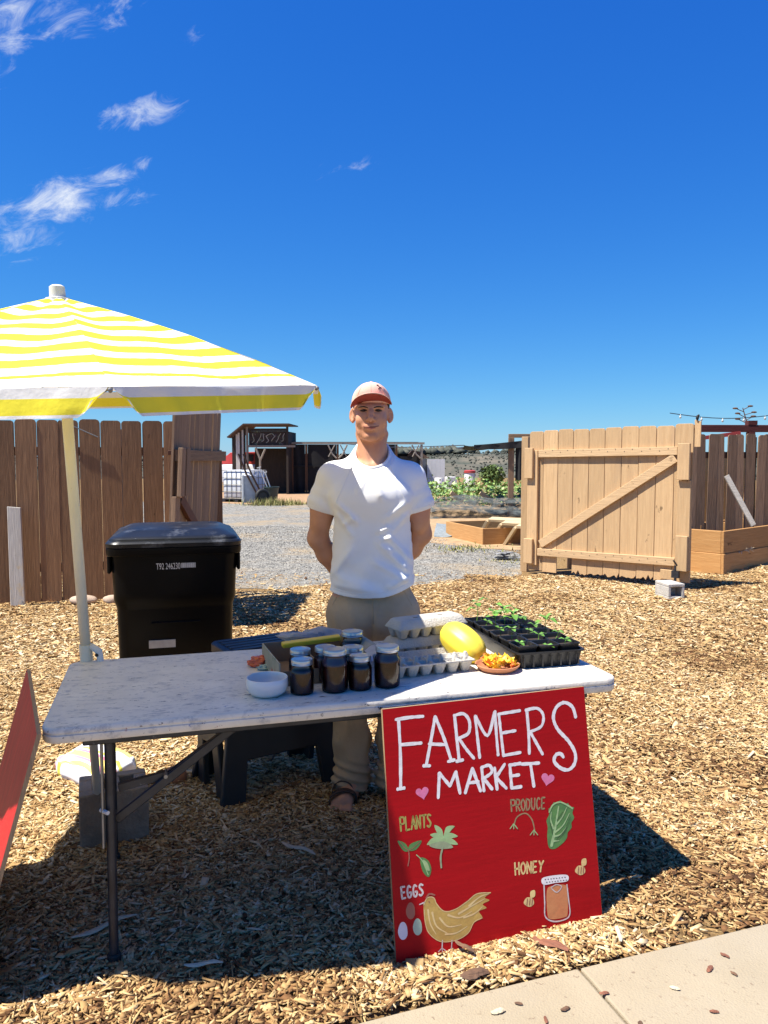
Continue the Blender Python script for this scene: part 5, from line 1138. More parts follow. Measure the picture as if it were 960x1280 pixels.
# ------------------------------------------------------------------ wheeled bin
def bin_():
    t = thing('wheeled_bin', 'big black wheeled bin with closed lid behind the table', 'bin', (-1.318, 4.83, 0), R(14.5))
    mb = MB(); rloft(mb, [(.03, .315, .345, .05), (.06, .322, .352, .06), (.60, .333, .372, .07), (.62, .336, .374, .07), (.66, .350, .388, .08), (.70, .350, .388, .08), (.97, .362, .40, .08)], 6)
    mb.build('body', M['bin'], t, auto=35)
    mb = MB(); rloft(mb, [(.925, .366, .405, .07), (.925, .382, .425, .08), (.955, .385, .43, .085), (.972, .384, .43, .085), (.972, .376, .42, .08)], 6, caps=False); mb.build('rim', M['bin'], t, auto=35, bevel=.003)
    mb = MB(); rloft(mb, [(.974, .384, .432, .085), (.996, .386, .434, .085), (1.006, .378, .426, .08), (1.010, .366, .414, .075), (1.022, .362, .410, .075), (1.030, .352, .40, .07), (1.036, .335, .37, .07), (1.060, .285, .30, .07), (1.064, .27, .285, .07)], 7); mb.build('lid', M['binlid'], t, auto=30)
    mb = MB(); mb.box(-.30, .30, .40, .46, .93, .97); mb.tube([(-.33, .47, .95), (.33, .47, .95)], .018, 10); mb.build('handle', M['bin'], t)
    for s in (-1, 1):
        MB().box(s * .368 - .010, s * .368 + .010, -.36, -.25, .82, .924).build('side_lug', M['bin'], t, bevel=.006)
        w = MB(); w.tube([(-.03, 0, 0), (.03, 0, 0)], .13, 20); w.build('wheel', M['black'], t, loc=(s * .31, .36, .13), bevel=.01)
    for (x0, x1, z0, z1) in ((-.12, .12, .30, .31), (-.14, .14, .52, .527)): MB().box(x0, x1, -.380, -.355, z0, z1).build('moulded_rib', M['bin'], t, bevel=.002)
    MB().box(-.155, -.005, -.376, -.355, .375, .420).build('sticker', mat('pale_sticker', (.42, .40, .36), (.32, .3, .27), rough=.7, scale=20), t)
    # stencilled number and bar code
    cu = bpy.data.curves.new('number', 'FONT'); cu.body = 'T92 246230'; cu.size = .052; o = bpy.data.objects.new('number', cu); COL.objects.link(o)
    bpy.context.view_layer.update(); me = bpy.data.meshes.new_from_object(o.evaluated_get(bpy.context.evaluated_depsgraph_get())); bpy.data.objects.remove(o)
    me.materials.clear(); me.materials.append(M['white_print']); xs = [v.co.x for v in me.vertices]; wd = max(xs) - min(xs)
    for v in me.vertices: v.co.x = (v.co.x - min(xs)) / wd * .135 if False else v.co.x
    k = .135 / wd; x0 = min(xs)
    for v in me.vertices: v.co.x = (v.co.x - x0) * k
    me.update(); link(me, 'number', t, loc=(-.105, -.4005, .842), rot=(R(91.7), 0, 0))
    mb = MB(); r = random.Random(3); x = .034
    while x < .115:
        w_ = r.choice((.0015, .003, .0045)); mb.box(x, x + w_, -.4035, -.399, .848, .876); x += w_ + r.choice((.0012, .0022))
    mb.build('bar_code', M['white_print'], t, kind='stuff')
bin_()
def stool():
    t = thing('step_stool', 'black plastic step stool with a navy top standing behind the table', 'step stool', (-.535, 3.45, 0), R(32))
    # flared legs, arched aprons, ribbed top
    def panel(y, lean):
        pts = [(-.30, 0), (-.19, 0), (-.165, .19), (.165, .19), (.19, 0), (.30, 0), (.205, .60), (-.205, .60)]
        mb = MB(); mb.prism(pts, -.016, .016); return mb.build('side_panel', M['stool'], t, loc=(0, y, 0), rot=(R(lean), 0, 0), bevel=.006, seg=2)
    panel(-.19, -9); panel(.19, 9)
    for s in (-1, 1):
        mb = MB(); mb.prism([(-.165, 0), (-.08, 0), (-.06, .22), (.06, .22), (.08, 0), (.165, 0), (.09, .58), (-.09, .58)], -.014, .014); mb.build('end_panel', M['stool'], t, loc=(s * .262, 0, .01), rot=(R(0), R(-8 * s), R(90)), bevel=.005, seg=2)
    mb = MB(); rloft(mb, [(.60, .215, .13, .03), (.612, .222, .138, .035), (.645, .222, .138, .035), (.652, .215, .131, .03)], 5); mb.build('top', M['stooltop'], t, auto=35)
    for y in (-.092, -.046, 0, .046, .092): MB().box(-.195, .195, y - .017, y + .017, .652, .658).build('tread_rib', M['stooltop'], t, bevel=.003)
stool()

# ------------------------------------------------------------------ things on the table
ZT = .7405
def jar(x, y, h, r, label, m, purple=False, red=False):
    t = thing('jam_jar', label, 'jar', (x, y, ZT + .0005), random.uniform(0, 6), 'jars of dark preserve on the table')
    hb = h - .016
    prof = [(r * .86, 0), (r * .97, .004), (r, .012), (r, hb * .72), (r * .96, hb * .80), (r * .84, hb * .88), (r * .84, hb)]
    MB().lathe(prof, 28).build('glass', M['glass'], t, auto=60)
    fill = [(a * .94, z * .97 + .003) for a, z in prof]; top = hb * (.70 if purple else .84); f2 = [q for q in fill if q[1] < top] + [(fill[3][0] * .99 if top < fill[4][1] else fill[5][0], top)]
    MB().lathe(f2, 28).build('contents', m, t, auto=60)
    if purple: MB().lathe([(r * .935, top + .0005), (r * .93, hb * .77), (r * .80, hb * .87), (r * .79, hb * .95)], 28).build('headspace', M['jamtop'], t, auto=60)
    lid = MB(); rl = r * .90; lid.lathe([(rl, 0), (rl * 1.02, .002), (rl, .004), (rl * 1.02, .007), (rl, .009), (rl * 1.015, .013), (rl * .98, .0165)], 32, (0, 0, hb - .002)); l = lid.build('lid', M['jarlid'], t, auto=30)
    MB().lathe([(rl * .84, 0), (rl * .84, .0012), (rl * .72, .0018), (rl * .70, .0008)], 30, (0, 0, hb + .0147)).build('lid_disc', M['jarlid'], l, auto=40)
    return t
jar(-.259, 2.385, 0.110, 0.0376, 'short dark jam jar nearest the white bowl', M['jam'])
jar(-.157, 2.410, 0.136, 0.0420, 'tall purple-topped jar in the middle of the front row', M['jam'], True)
jar(-.077, 2.432, 0.110, 0.0382, 'short dark jam jar just left of the tall jar by the egg carton', M['jam'])
jar(.010, 2.462, 0.134, 0.0420, 'tall dark jar touching the open egg carton', M['jam'], True)
jar(-.278, 2.515, 0.110, 0.0382, 'short jar inside the box behind the jar nearest the bowl', M['jam'])
jar(-.196, 2.520, 0.117, 0.0382, 'red jar inside the box behind the tall middle jar', M['jamred'])
jar(-.105, 2.545, 0.110, 0.0403, 'dark jar inside the box, at the right of its row', M['jam'])
jar(-.112, 2.675, 0.134, 0.0420, 'tall jar standing at the back corner of the jar box', M['jam'])
def jar_box():
    t = thing('cardboard_box', 'open low cardboard box holding the back rows of jars', 'box', (-.335, 2.45, ZT), TANG + .06)
    L_, D_, h, th = .29, .30, .075, .004
    MB().box(0, L_, 0, D_, .0005, .004).build('base', M['cardboard'], t)
    MB().box(-th, 0, 0, D_, 0, h).build('side', M['cardprint'], t); MB().box(L_, L_ + th, 0, D_, 0, h + .012).build('side', M['cardboard'], t)
    MB().box(-th, L_ + th, -th, -.0003, 0, .05).build('front', M['cardboard'], t); MB().box(-th, L_ + th, D_ + .0003, D_ + th, 0, h).build('back', M['cardboard'], t)
    f = MB(); f.grid(lambda u, v: (L_ + th + v * .055, .03 + u * (D_ - .05), h + .010 + .02 * math.sin(v * 2.4) - .004 * u), 6, 6); f.build('flap', M['cardprint'], t, smooth=True)
    MB().box(.13, .134, .004, D_ - .004, .004, h - .012).build('divider', M['cardboard'], t)
jar_box()
mb = MB(); rloft(mb, [(0, .106, .014, .006), (.004, .108, .016, .007), (.014, .108, .016, .007), (.017, .106, .013, .006)], 4)
tag(mb.build('yellow_box', M['yellowbox'], loc=(-.262, 2.735, .8145), rot=(R(3), R(-3), TANG + .06), auto=35), 'long flat yellow box lying across the back of the jar box', 'yellow box')
def crumple(name, label, cat, c, s, m, seed, amp=.5):
    mb = MB(); mb.ball((0, 0, 0), 1, 36, 22); o = mb.build(name, m, loc=c, smooth=False)
    for v in o.data.vertices:
        p = v.co.copy(); n = mnoise.noise(p * 1.6 + Vector((seed, 0, 0))) * amp + mnoise.noise(p * 4 + Vector((0, seed, 0))) * amp * .45; q = p * (1 + n); v.co = Vector((q.x * s[0], q.y * s[1], max(-s[2] * .6, q.z * s[2])))
    o.data.polygons.foreach_set('use_smooth', [True] * len(o.data.polygons)); o.data.set_sharp_from_angle(angle=R(35)); return tag(o, label, cat)
crumple('plastic_bag', 'crumpled grey plastic bag behind the jar box', 'bag', (-.27, 2.93, .775), (.15, .055, .045), M['greybag'], 3)
crumple('wrapper', 'crumpled orange-red plastic wrapper left of the jar box', 'wrapper', (-.446, 2.70, .755), (.038, .026, .02), M['orangebag'], 8)
crumple('wrapper', 'crumpled clear plastic wrapper tucked under the orange one', 'wrapper', (-.415, 2.655, .748), (.03, .02, .010), mat('green_tint_film', (.35, .45, .40), (.2, .3, .26), rough=.25), 15)
mb = MB(); mb.grid(lambda u, v: (u * .10, v * .075, .0015 + .03 * max(0, u - .4) ** 1.5 + .006 * math.sin(v * 4)), 8, 6); tag(mb.build('paper_sheet', M['paper'], loc=(-.05, 2.745, .7425), rot=(0, R(-14), TANG)), 'folded white paper standing behind the tall jars', 'paper')
def bowl():
    t = thing('bowl', 'round white ceramic bowl at the front of the table', 'bowl', (-.367, 2.372, ZT))
    MB().lathe([(.038, 0), (.052, .004), (.064, .018), (.0665, .034), (.0645, .054), (.0625, .056), (.061, .054), (.062, .034), (.056, .016), (.03, .008), (.001, .008)], 40).build('body', M['bowl'], t, smooth=True)
    r = random.Random(3); mb = MB()
    for i in range(14): a = r.uniform(0, 6.28); q = r.uniform(0, .035); mb.ball((q * math.cos(a), q * math.sin(a), .018 + r.uniform(0, .010)), r.uniform(.006, .010), 7, 5)
    mb.build('red_berries', mat('dull_red_berry', (.20, .04, .03), (.1, .02, .02)), t, smooth=True, kind='stuff')
bowl()
def cup_tray(t, x0=-.15, L_=.30, W_=.105, z=0, h=.038, peaks=False):
    n = 6
    for i in range(n):
        for j in range(2):
            cx = x0 + (i + .5) * L_ / n; cy = (-.25 + .5 * j) * W_
            mb = MB(); rloft(mb, [(z, .011, .011, .006, cx, cy), (z + .004, .0145, .0145, .008, cx, cy), (z + h, .0235, .0245, .008, cx, cy), (z + h, .0215, .0225, .007, cx, cy), (z + .012, .0125, .0125, .006, cx, cy)], 3); mb.build('cup', M['eggcarton'], t, auto=45)
    mb = MB()
    for y0, y1 in ((-W_ / 2 - .003, -W_ / 2 + .003), (-.003, .003), (W_ / 2 - .003, W_ / 2 + .003)): mb.box(x0 - .002, x0 + L_ + .002, y0, y1, z + h - .003, z + h + .0015)
    for i in range(n + 1): mb.box(x0 + i * L_ / n - .003, x0 + i * L_ / n + .003, -W_ / 2, W_ / 2, z + h - .0025, z + h + .0012)
    mb.build('rim', M['eggcarton'], t)
    if peaks:
        for i in range(n + 1):
            mb = MB(); px = x0 + i * L_ / n; px = min(max(px, x0 + .008), x0 + L_ - .008)
            rloft(mb, [(z + h - .01, .014, .016, .006, px, 0), (z + h + .012, .007, .008, .004, px, 0), (z + h + .018, .004, .005, .003, px, 0)], 3); mb.build('peak', M['eggcarton'], t, auto=50)
def carton_lid(t, z, L_=.30, W_=.105, slots=True):
    mb = MB(); rloft(mb, [(z, L_ / 2 + .004, W_ / 2 + .004, .012), (z + .004, L_ / 2 + .003, W_ / 2 + .003, .012), (z + .026, L_ / 2 - .010, W_ / 2 - .010, .012), (z + .031, L_ / 2 - .018, W_ / 2 - .018, .010)], 4); mb.build('lid', M['eggcarton'], t, auto=45)
    if slots:
        for x in (-.055, .055): MB().box(x - .010, x + .010, -.012, -.006, z + .0295, z + .0316).build('slot', M['black'], t)
eg = TANG + .09
t = thing('egg_carton', 'open grey pulp egg carton with empty cups in front of the squash', 'egg carton', (.155, 2.625, ZT), eg); cup_tray(t, peaks=True, h=.042)
mb = MB(); rloft(mb, [(.0, .146, .045, .010), (.030, .152, .052, .012), (.031, .148, .048, .010), (.006, .138, .038, .008)], 4); mb.build('lid', M['eggcarton'], t, loc=(0, .112, .002), rot=(R(6), 0, 0), auto=45)
t = thing('egg_carton', 'closed grey egg carton underneath, lower of two stacked by the squash', 'egg carton', (.152, 2.905, ZT), eg + .06); cup_tray(t); carton_lid(t, .0385, slots=False)
t = thing('egg_carton', 'closed pale egg carton on top of its stack behind the squash', 'egg carton', (.163, 2.908, ZT + .0705), eg + .14); cup_tray(t); carton_lid(t, .0385)
def squash():
    t = thing('squash', 'large smooth yellow squash leaning by the seed tray', 'squash', (.288, 2.80, ZT + .0625), rot=(R(22), 0, R(40)))
    prof = [(a * 1.06, b * 1.08) for a, b in [(.004, -.088), (.025, -.085), (.044, -.070), (.056, -.040), (.060, .0), (.058, .035), (.050, .065), (.036, .086), (.018, .096), (.004, .098)]]
    mb = MB(); n = 40; vs = []
    for r_, z in prof:
        for j in range(n): a = 2 * math.pi * j / n; q = r_ * (1 + .018 * math.cos(10 * a)); vs.append((q * math.cos(a), -z, q * math.sin(a)))
    k = len(prof); mb.add(vs, [(i * n + j, i * n + (j + 1) % n, (i + 1) * n + (j + 1) % n, (i + 1) * n + j) for i in range(k - 1) for j in range(n)] + [tuple(range(n)), tuple((k - 1) * n + j for j in range(n))])
    mb.build('body', M['squash'], t, smooth=True, subd=1)
    MB().tube([(0, -.102, 0), (0, -.112, .002)], [.012, .009], 8).build('blossom_scar', M['stem'], t, smooth=True)
squash()
def saucer():
    t = thing('saucer', 'terracotta saucer heaped with yellow and orange blossoms', 'saucer', (.398, 2.655, ZT))
    MB().lathe([(.055, 0), (.062, .002), (.078, .018), (.079, .022), (.075, .023), (.072, .018), (.055, .008), (.001, .007)], 36).build('dish', M['terracotta'], t, smooth=True)
    r = random.Random(5)
    for i in range(34):
        a = r.uniform(0, 6.28); q = .06 * math.sqrt(r.random()); z = .020 + .022 * (1 - (q / .06) ** 2) * r.uniform(.4, 1)
        mb = MB(); s = r.uniform(.011, .019); k = 5
        # a crumpled blossom: petals folded round a core
        for p_ in range(k):
            b_ = 6.28 * p_ / k; d = Vector((math.cos(b_), math.sin(b_), .6)); e = Vector((-math.sin(b_), math.cos(b_), 0)); mb.add([(0, 0, 0), tuple(d * s * .7 + e * s * .5), tuple(d * s * 1.3 + Vector((0, 0, r.uniform(-.4, .4) * s))), tuple(d * s * .7 - e * s * .5)], [(0, 1, 2, 3)])
        mb.ball((0, 0, s * .2), s * .45, 7, 5)
        mb.build('blossom', M['pepper2'] if i % 6 == 0 else M['pepper'], t, loc=(q * math.cos(a), q * math.sin(a), z), rot=(r.uniform(-.9, .9), r.uniform(-.9, .9), r.uniform(0, 6)))
saucer()
def seed_tray():
    o = Vector((.468, 2.652, ZT)); ang = R(14.5); t = thing('seed_tray', 'long black nursery tray packed with small seedling pots', 'seed tray', o, ang); W_, D_ = .258, .545
    mb = MB(); rloft(mb, [(0, W_ / 2 - .012, D_ / 2 - .012, .02, W_ / 2, D_ / 2), (.004, W_ / 2 - .009, D_ / 2 - .009, .02, W_ / 2, D_ / 2), (.052, W_ / 2, D_ / 2, .022, W_ / 2, D_ / 2), (.053, W_ / 2 + .008, D_ / 2 + .008, .026, W_ / 2, D_ / 2), (.058, W_ / 2 + .008, D_ / 2 + .008, .026, W_ / 2, D_ / 2), (.058, W_ / 2 - .002, D_ / 2 - .002, .02, W_ / 2, D_ / 2), (.006, W_ / 2 - .012, D_ / 2 - .012, .02, W_ / 2, D_ / 2)], 4); mb.build('tray', M['seedtray'], t, auto=40)
    for i in range(7): MB().box(.02 + i * .035, .026 + i * .035, -.0095, -.004, .008, .046).build('rib', M['seedtray'], t)
    pot = MB(); rloft(pot, [(0, .026, .026, .008), (.066, .0385, .0385, .008), (.066, .041, .041, .009), (.071, .041, .041, .009), (.071, .0375, .0375, .008), (.05, .034, .034, .008)], 3); pm = pot.mesh('pot', M['seedtray']); pm.set_sharp_from_angle(angle=R(40))
    soil = MB(); soil.grid(lambda u, v: ((u - .5) * .068, (v - .5) * .068, .056 + .006 * mnoise.noise(Vector((u * 5, v * 5, 1)))), 5, 5); sm = soil.mesh('soil', M['soil'])
    def leaf(mb, c, d, l, w, droop=.25):
        d = Vector(d).normalized(); e = Vector((-d.y, d.x, 0)); e = e.normalized() if e.length > 1e-3 else Vector((1, 0, 0)); c = Vector(c)
        a = c + d * l * .5 + Vector((0, 0, l * .10)); tp = c + d * l - Vector((0, 0, droop * l))
        mb.add([c, a + e * w / 2, tp, a - e * w / 2, c + d * l * .25 + e * w * .36, c + d * l * .25 - e * w * .36, c + d * l * .78 + e * w * .3 - Vector((0, 0, droop * l * .4)), c + d * l * .78 - e * w * .3 - Vector((0, 0, droop * l * .4)), c + d * l * .5 + Vector((0, 0, l * .06))], [(0, 8, 1, 4), (0, 5, 3, 8), (8, 2, 6, 1), (8, 3, 7, 2)])
    r = random.Random(11)
    hts = {(0, 3): .085, (1, 3): .08, (0, 4): .03, (1, 5): .05, (0, 5): .09, (2, 2): .075, (1, 1): .03, (0, 0): .02, (2, 0): .025, (0, 2): .04, (1, 2): .03, (2, 4): .03, (1, 0): .012, (2, 1): .03, (1, 4): .085, (0, 1): .06}
    for i in range(3):
        for j in range(6):
            px, py = .045 + i * .084, .05 + j * .089
            p = thing('seedling_pot', 'x', 'plant pot'); 
            # pots stay in the tray but lift out of it: each is a thing of its own
            wp = Matrix.Rotation(ang, 4, 'Z') @ Vector((px, py, 0)); p.location = o + wp + Vector((0, 0, .0075)); p.rotation_euler = (R(r.uniform(-2, 2)), R(r.uniform(-2, 2)), ang + R(r.uniform(-3, 3))); p['group'] = 'seedling pots in the black tray'
            row = ['front', 'second', 'third', 'fourth', 'fifth', 'back'][j]; colm = ['left', 'middle', 'right'][i]
            h = hts.get((i, j), r.choice((.02, .04, .055)))
            kind = 'leggy green seedling' if h > .07 else ('small green seedling' if h > .025 else 'tiny sprout')
            p['label'] = f'black pot with {kind}, {colm} one in the {row} row of the tray'
            for me, nm in ((pm, 'pot'), (sm, 'soil')):
                q = bpy.data.objects.new(nm, me); COL.objects.link(q); q.parent = p
            sx, sy = r.uniform(-.01, .01), r.uniform(-.01, .01); z0 = .054; tp = (sx + r.uniform(-.012, .012), sy + r.uniform(-.01, .01), z0 + h)
            MB().tube([(sx, sy, z0), ((sx + tp[0]) / 2 + .003, sy, z0 + h * .5), tp], [.0016, .0014, .001], 5).build('stem', M['seedleaf'], p)
            big = 1 if h > .07 else .62
            for k in range(5 if h > .07 else 3):
                a = k * 2.4 + r.uniform(-.4, .4); lz = z0 + h * (1 - .16 * (k // 2)); mb = MB(); leaf(mb, (tp[0], tp[1], lz), (math.cos(a), math.sin(a), r.uniform(-.1, .35)), .050 * big * r.uniform(.7, 1.2), .028 * big, r.uniform(.05, .3)); mb.build('leaf', M['seedleaf'], p)
seed_tray()
# ------------------------------------------------------------------ the man behind the table
class Field:
    "signed distance field on a rectilinear grid, blended smoothly and skinned with surface nets"
    def __init__(s, xs, ys, zs):
        s.a = [np.asarray(q, np.float32) for q in (xs, ys, zs)]; s.d = np.full([len(q) for q in s.a], .08, np.float32)
    def sub(s, lo, hi, m=.07):
        sl = []
        for q, l, h in zip(s.a, lo, hi): sl.append(slice(int(np.searchsorted(q, l - m)), int(np.searchsorted(q, h + m))))
        X, Y, Z = np.meshgrid(s.a[0][sl[0]], s.a[1][sl[1]], s.a[2][sl[2]], indexing='ij', sparse=True); return tuple(sl), X, Y, Z
    def put(s, sl, d, k, op):
        c = s.d[sl]; d = np.broadcast_to(d, c.shape)
        if op == 'add':
            h = np.maximum(k - np.abs(c - d), 0) / k if k > 0 else 0; s.d[sl] = np.minimum(c, d) - h * h * k * .25
        else:
            d = -d; h = np.maximum(k - np.abs(c - d), 0) / k if k > 0 else 0; s.d[sl] = np.maximum(c, d) + h * h * k * .25
    def ell(s, c, r, k=.02, op='add', rot=None):
        m = max(r); lo = [q - m for q in c]; hi = [q + m for q in c]; sl, X, Y, Z = s.sub(lo, hi); X, Y, Z = X - c[0], Y - c[1], Z - c[2]
        if rot is not None: Rm = np.array(Euler([R(q) for q in rot]).to_matrix().transposed()); X, Y, Z = (Rm[i, 0] * X + Rm[i, 1] * Y + Rm[i, 2] * Z for i in range(3))
        k0 = np.sqrt((X / r[0]) ** 2 + (Y / r[1]) ** 2 + (Z / r[2]) ** 2); k1 = np.sqrt((X / r[0] ** 2) ** 2 + (Y / r[1] ** 2) ** 2 + (Z / r[2] ** 2) ** 2)
        s.put(sl, k0 * (k0 - 1) / np.maximum(k1, 1e-6), k, op); return s
    def cap(s, a, b, r1, r2, k=.02, op='add'):
        a, b = np.array(a, float), np.array(b, float); m = max(r1, r2); sl, X, Y, Z = s.sub(np.minimum(a, b) - m, np.maximum(a, b) + m); d = b - a; l2 = d @ d
        t = np.clip(((X - a[0]) * d[0] + (Y - a[1]) * d[1] + (Z - a[2]) * d[2]) / l2, 0, 1)
        q = np.sqrt((X - a[0] - t * d[0]) ** 2 + (Y - a[1] - t * d[1]) ** 2 + (Z - a[2] - t * d[2]) ** 2) - (r1 + (r2 - r1) * t); s.put(sl, q, k, op); return s
    def chain(s, pts, k=.015):
        for (p, r), (q, r2) in zip(pts, pts[1:]): s.cap(p, q, r, r2, k)
        return s
    def loft(s, secs, k=.02, p=2.3, op='add'):
        "secs rows: z, half width, half depth, x centre, y centre"
        A = np.array(secs, float); A = A[np.argsort(A[:, 0])]; z0, z1 = A[0, 0], A[-1, 0]; m = A[:, 1:3].max()
        sl, X, Y, Z = s.sub((A[:, 3].min() - m, A[:, 4].min() - m, z0), (A[:, 3].max() + m, A[:, 4].max() + m, z1)); zc = np.clip(Z, z0, z1)
        # smooth (cubic) interpolation of the sections
        def ip(col):
            zz = zc.ravel(); out = np.interp(zz, A[:, 0], A[:, col]); e = .02
            out = (out + np.interp(zz - e, A[:, 0], A[:, col]) + np.interp(zz + e, A[:, 0], A[:, col])) / 3; return out.reshape(zc.shape)
        a, b, cx, cy = ip(1), ip(2), ip(3), ip(4)
        q = ((np.abs((X - cx) / a) ** p + np.abs((Y - cy) / b) ** p) ** (1 / p) - 1) * np.minimum(a, b); q = np.maximum(q, np.maximum(z0 - Z, Z - z1)); s.put(sl, q, k, op); return s
    def mesh(s, name, m, parent=None, smooth=2):
        d = s.d; x, y, z = s.a; nx, ny, nz = d.shape; ins = d < 0
        cnt = np.zeros((nx - 1, ny - 1, nz - 1), np.uint8)
        for i in (0, 1):
            for j in (0, 1):
                for k in (0, 1): cnt += ins[i:nx - 1 + i, j:ny - 1 + j, k:nz - 1 + k]
        act = (cnt > 0) & (cnt < 8); I, J, K = np.nonzero(act); n = len(I); P_ = np.zeros((n, 3)); c = np.zeros(n)
        for ax in range(3):
            for u in (0, 1):
                for v in (0, 1):
                    o = [0, 0, 0]; o[(ax + 1) % 3] = u; o[(ax + 2) % 3] = v; i0, j0, k0 = I + o[0], J + o[1], K + o[2]; e = [0, 0, 0]; e[ax] = 1
                    d0 = d[i0, j0, k0]; d1 = d[i0 + e[0], j0 + e[1], k0 + e[2]]; mk = (d0 < 0) != (d1 < 0); t = np.where(mk, d0 / np.where(mk, d0 - d1, 1), 0)
                    Q = np.stack([x[i0], y[j0], z[k0]], 1).astype(float); step = (s.a[ax][(i0, j0, k0)[ax] + 1] - s.a[ax][(i0, j0, k0)[ax]]); Q[:, ax] += t * step
                    P_ += Q * mk[:, None]; c += mk
        P_ /= np.maximum(c, 1)[:, None]; idx = np.full(act.shape, -1, np.int64); idx[I, J, K] = np.arange(n); F = []
        for ax in range(3):
            b_, c_ = (ax + 1) % 3, (ax + 2) % 3; sl0 = [slice(None)] * 3; sl1 = [slice(None)] * 3; sl0[ax] = slice(0, -1); sl1[ax] = slice(1, None); ch = ins[tuple(sl0)] != ins[tuple(sl1)]
            q = np.array(np.nonzero(ch)).T; ok = (q[:, b_] > 0) & (q[:, c_] > 0) & (q[:, b_] < d.shape[b_] - 1) & (q[:, c_] < d.shape[c_] - 1); q = q[ok]
            def at(db, dc): r_ = q.copy(); r_[:, b_] -= db; r_[:, c_] -= dc; return idx[r_[:, 0], r_[:, 1], r_[:, 2]]
            f = np.stack([at(1, 1), at(0, 1), at(0, 0), at(1, 0)], 1); flip = ~ins[q[:, 0], q[:, 1], q[:, 2]]; f[flip] = f[flip][:, ::-1]; F.append(f)
        F = np.concatenate(F); F = F[(F >= 0).all(1)]
        # light Laplacian smoothing
        for _ in range(smooth):
            acc = np.zeros_like(P_); w = np.zeros(n)
            for i in range(4): np.add.at(acc, F[:, i], P_[F[:, (i + 1) % 4]]); np.add.at(w, F[:, i], 1)
            P_ = P_ * .5 + .5 * acc / np.maximum(w, 1)[:, None]
        me = raw_mesh(name, P_, F, None, m); me.polygons.foreach_set('use_smooth', np.ones(len(me.polygons), bool)); me.update()
        return link(me, name, parent)
def axis(*segs):
    out = []
    for a, b, h in segs: out.append(np.arange(a, b, h))
    return np.concatenate(out + [[segs[-1][1]]])
HEADX = -.004
def person():
    t = thing('person', 'man in white t-shirt, salmon cap and khaki trousers standing with hands behind his back', 'person', (-.05, 3.27, 0), R(0))
    hx = HEADX
    f = Field(axis((-.34, -.095, .005), (-.095, .09, .0024), (.09, .32, .005)), axis((-.26, -.145, .005), (-.145, .13, .0032), (.13, .3, .005)), axis((-.01, .13, .005), (.13, .80, .014), (.80, 1.42, .006), (1.42, 1.82, .0024)))
    # torso (mostly under the shirt), neck
    f.loft([(.80, .15, .10, 0, .02), (.95, .155, .10, 0, .02), (1.1, .135, .09, 0, .02), (1.28, .155, .10, 0, .02), (1.38, .14, .09, 0, .025), (1.42, .10, .075, 0, .03)], .03)
    f.ell((0, .008, 1.405), (.13, .082, .075), .03)
    f.chain([((0, .03, 1.40), .066), ((0, .024, 1.50), .0625), ((hx, .020, 1.60), .0585)], .022)
    for s in (-1, 1): f.cap((s * .016, -.044, 1.455), (s * .052, .0, 1.585), .012, .016, .025); f.cap((s * .012, -.048, 1.446), (s * .075, -.012, 1.462), .009, .009, .02)
    # head
    f.ell((hx, .015, 1.704), (.0745, .094, .091), .02)
    f.ell((hx, -.018, 1.660), (.0655, .078, .098), .02)
    f.chain([((hx - .049, .008, 1.624), .015), ((hx - .035, -.040, 1.590), .0125), ((hx - .012, -.070, 1.571), .0135), ((hx + .012, -.070, 1.571), .0135), ((hx + .035, -.040, 1.590), .0125), ((hx + .049, .008, 1.624), .015)], .018)
    f.ell((hx, -.036, 1.608), (.048, .050, .042), .03)
    for s in (-1, 1):
        f.ell((hx + s * .041, -.062, 1.640), (.019, .018, .020), .025)
        f.ell((hx + s * .031, -.098, 1.679), (.019, .016, .0095), .012, 'cut')
        f.cap((hx + s * .012, -.092, 1.693), (hx + s * .050, -.072, 1.697), .0105, .009, .012)
        f.ell((hx + s * .0125, -.101, 1.6405), (.0080, .010, .0070), .010)
        f.ell((hx + s * .079, .008, 1.666), (.0085, .021, .032), .006, rot=(12, 0, s * -42))
        f.ell((hx + s * .0868, .001, 1.669), (.0068, .012, .021), .003, 'cut', rot=(12, 0, s * -42))
        f.ell((hx + s * .078, .003, 1.640), (.007, .010, .010), .006)
    f.chain([((hx, -.092, 1.695), .0085), ((hx, -.106, 1.668), .0095), ((hx, -.117, 1.647), .0105)], .012)
    f.ell((hx, -.113, 1.6345), (.0065, .010, .005), .006)
    f.chain([((hx - .028, -.082, 1.6150), .0038), ((hx - .010, -.0955, 1.6155), .0048), ((hx + .010, -.0955, 1.6155), .0048), ((hx + .028, -.082, 1.6165), .0038)], .014)
    f.chain([((hx - .022, -.084, 1.6050), .0042), ((hx, -.0940, 1.6030), .0060), ((hx + .022, -.084, 1.6050), .0042)], .014)
    f.chain([((hx - .030, -.085, 1.6095), .0028), ((hx, -.107, 1.6100), .0024), ((hx + .030, -.085, 1.6105), .0028)], .004) if False else None
    f.cap((hx - .018, -.092, 1.588), (hx + .018, -.092, 1.588), .0035, .0035, .012, 'cut')
    # arms, bent behind the back
    EL, ER = (-.238, .055, 1.135), (.214, .075, 1.15); WL, WR = (-.122, .178, .912), (.078, .200, .952)
    f.chain([((-.178, .02, 1.385), .046), ((-.212, .03, 1.28), .047), (EL, .042)], .03); f.ell((-.222, .018, 1.235), (.036, .042, .075), .03)
    f.chain([((.165, .02, 1.385), .046), ((.196, .035, 1.28), .046), (ER, .041)], .03); f.ell((.203, .02, 1.235), (.034, .042, .075), .03)
    for E_, W_ in ((EL, WL), (ER, WR)):
        m = tuple(e * .68 + w * .32 for e, w in zip(E_, W_)); f.chain([(E_, .041), (m, .044), (W_, .027)], .025)
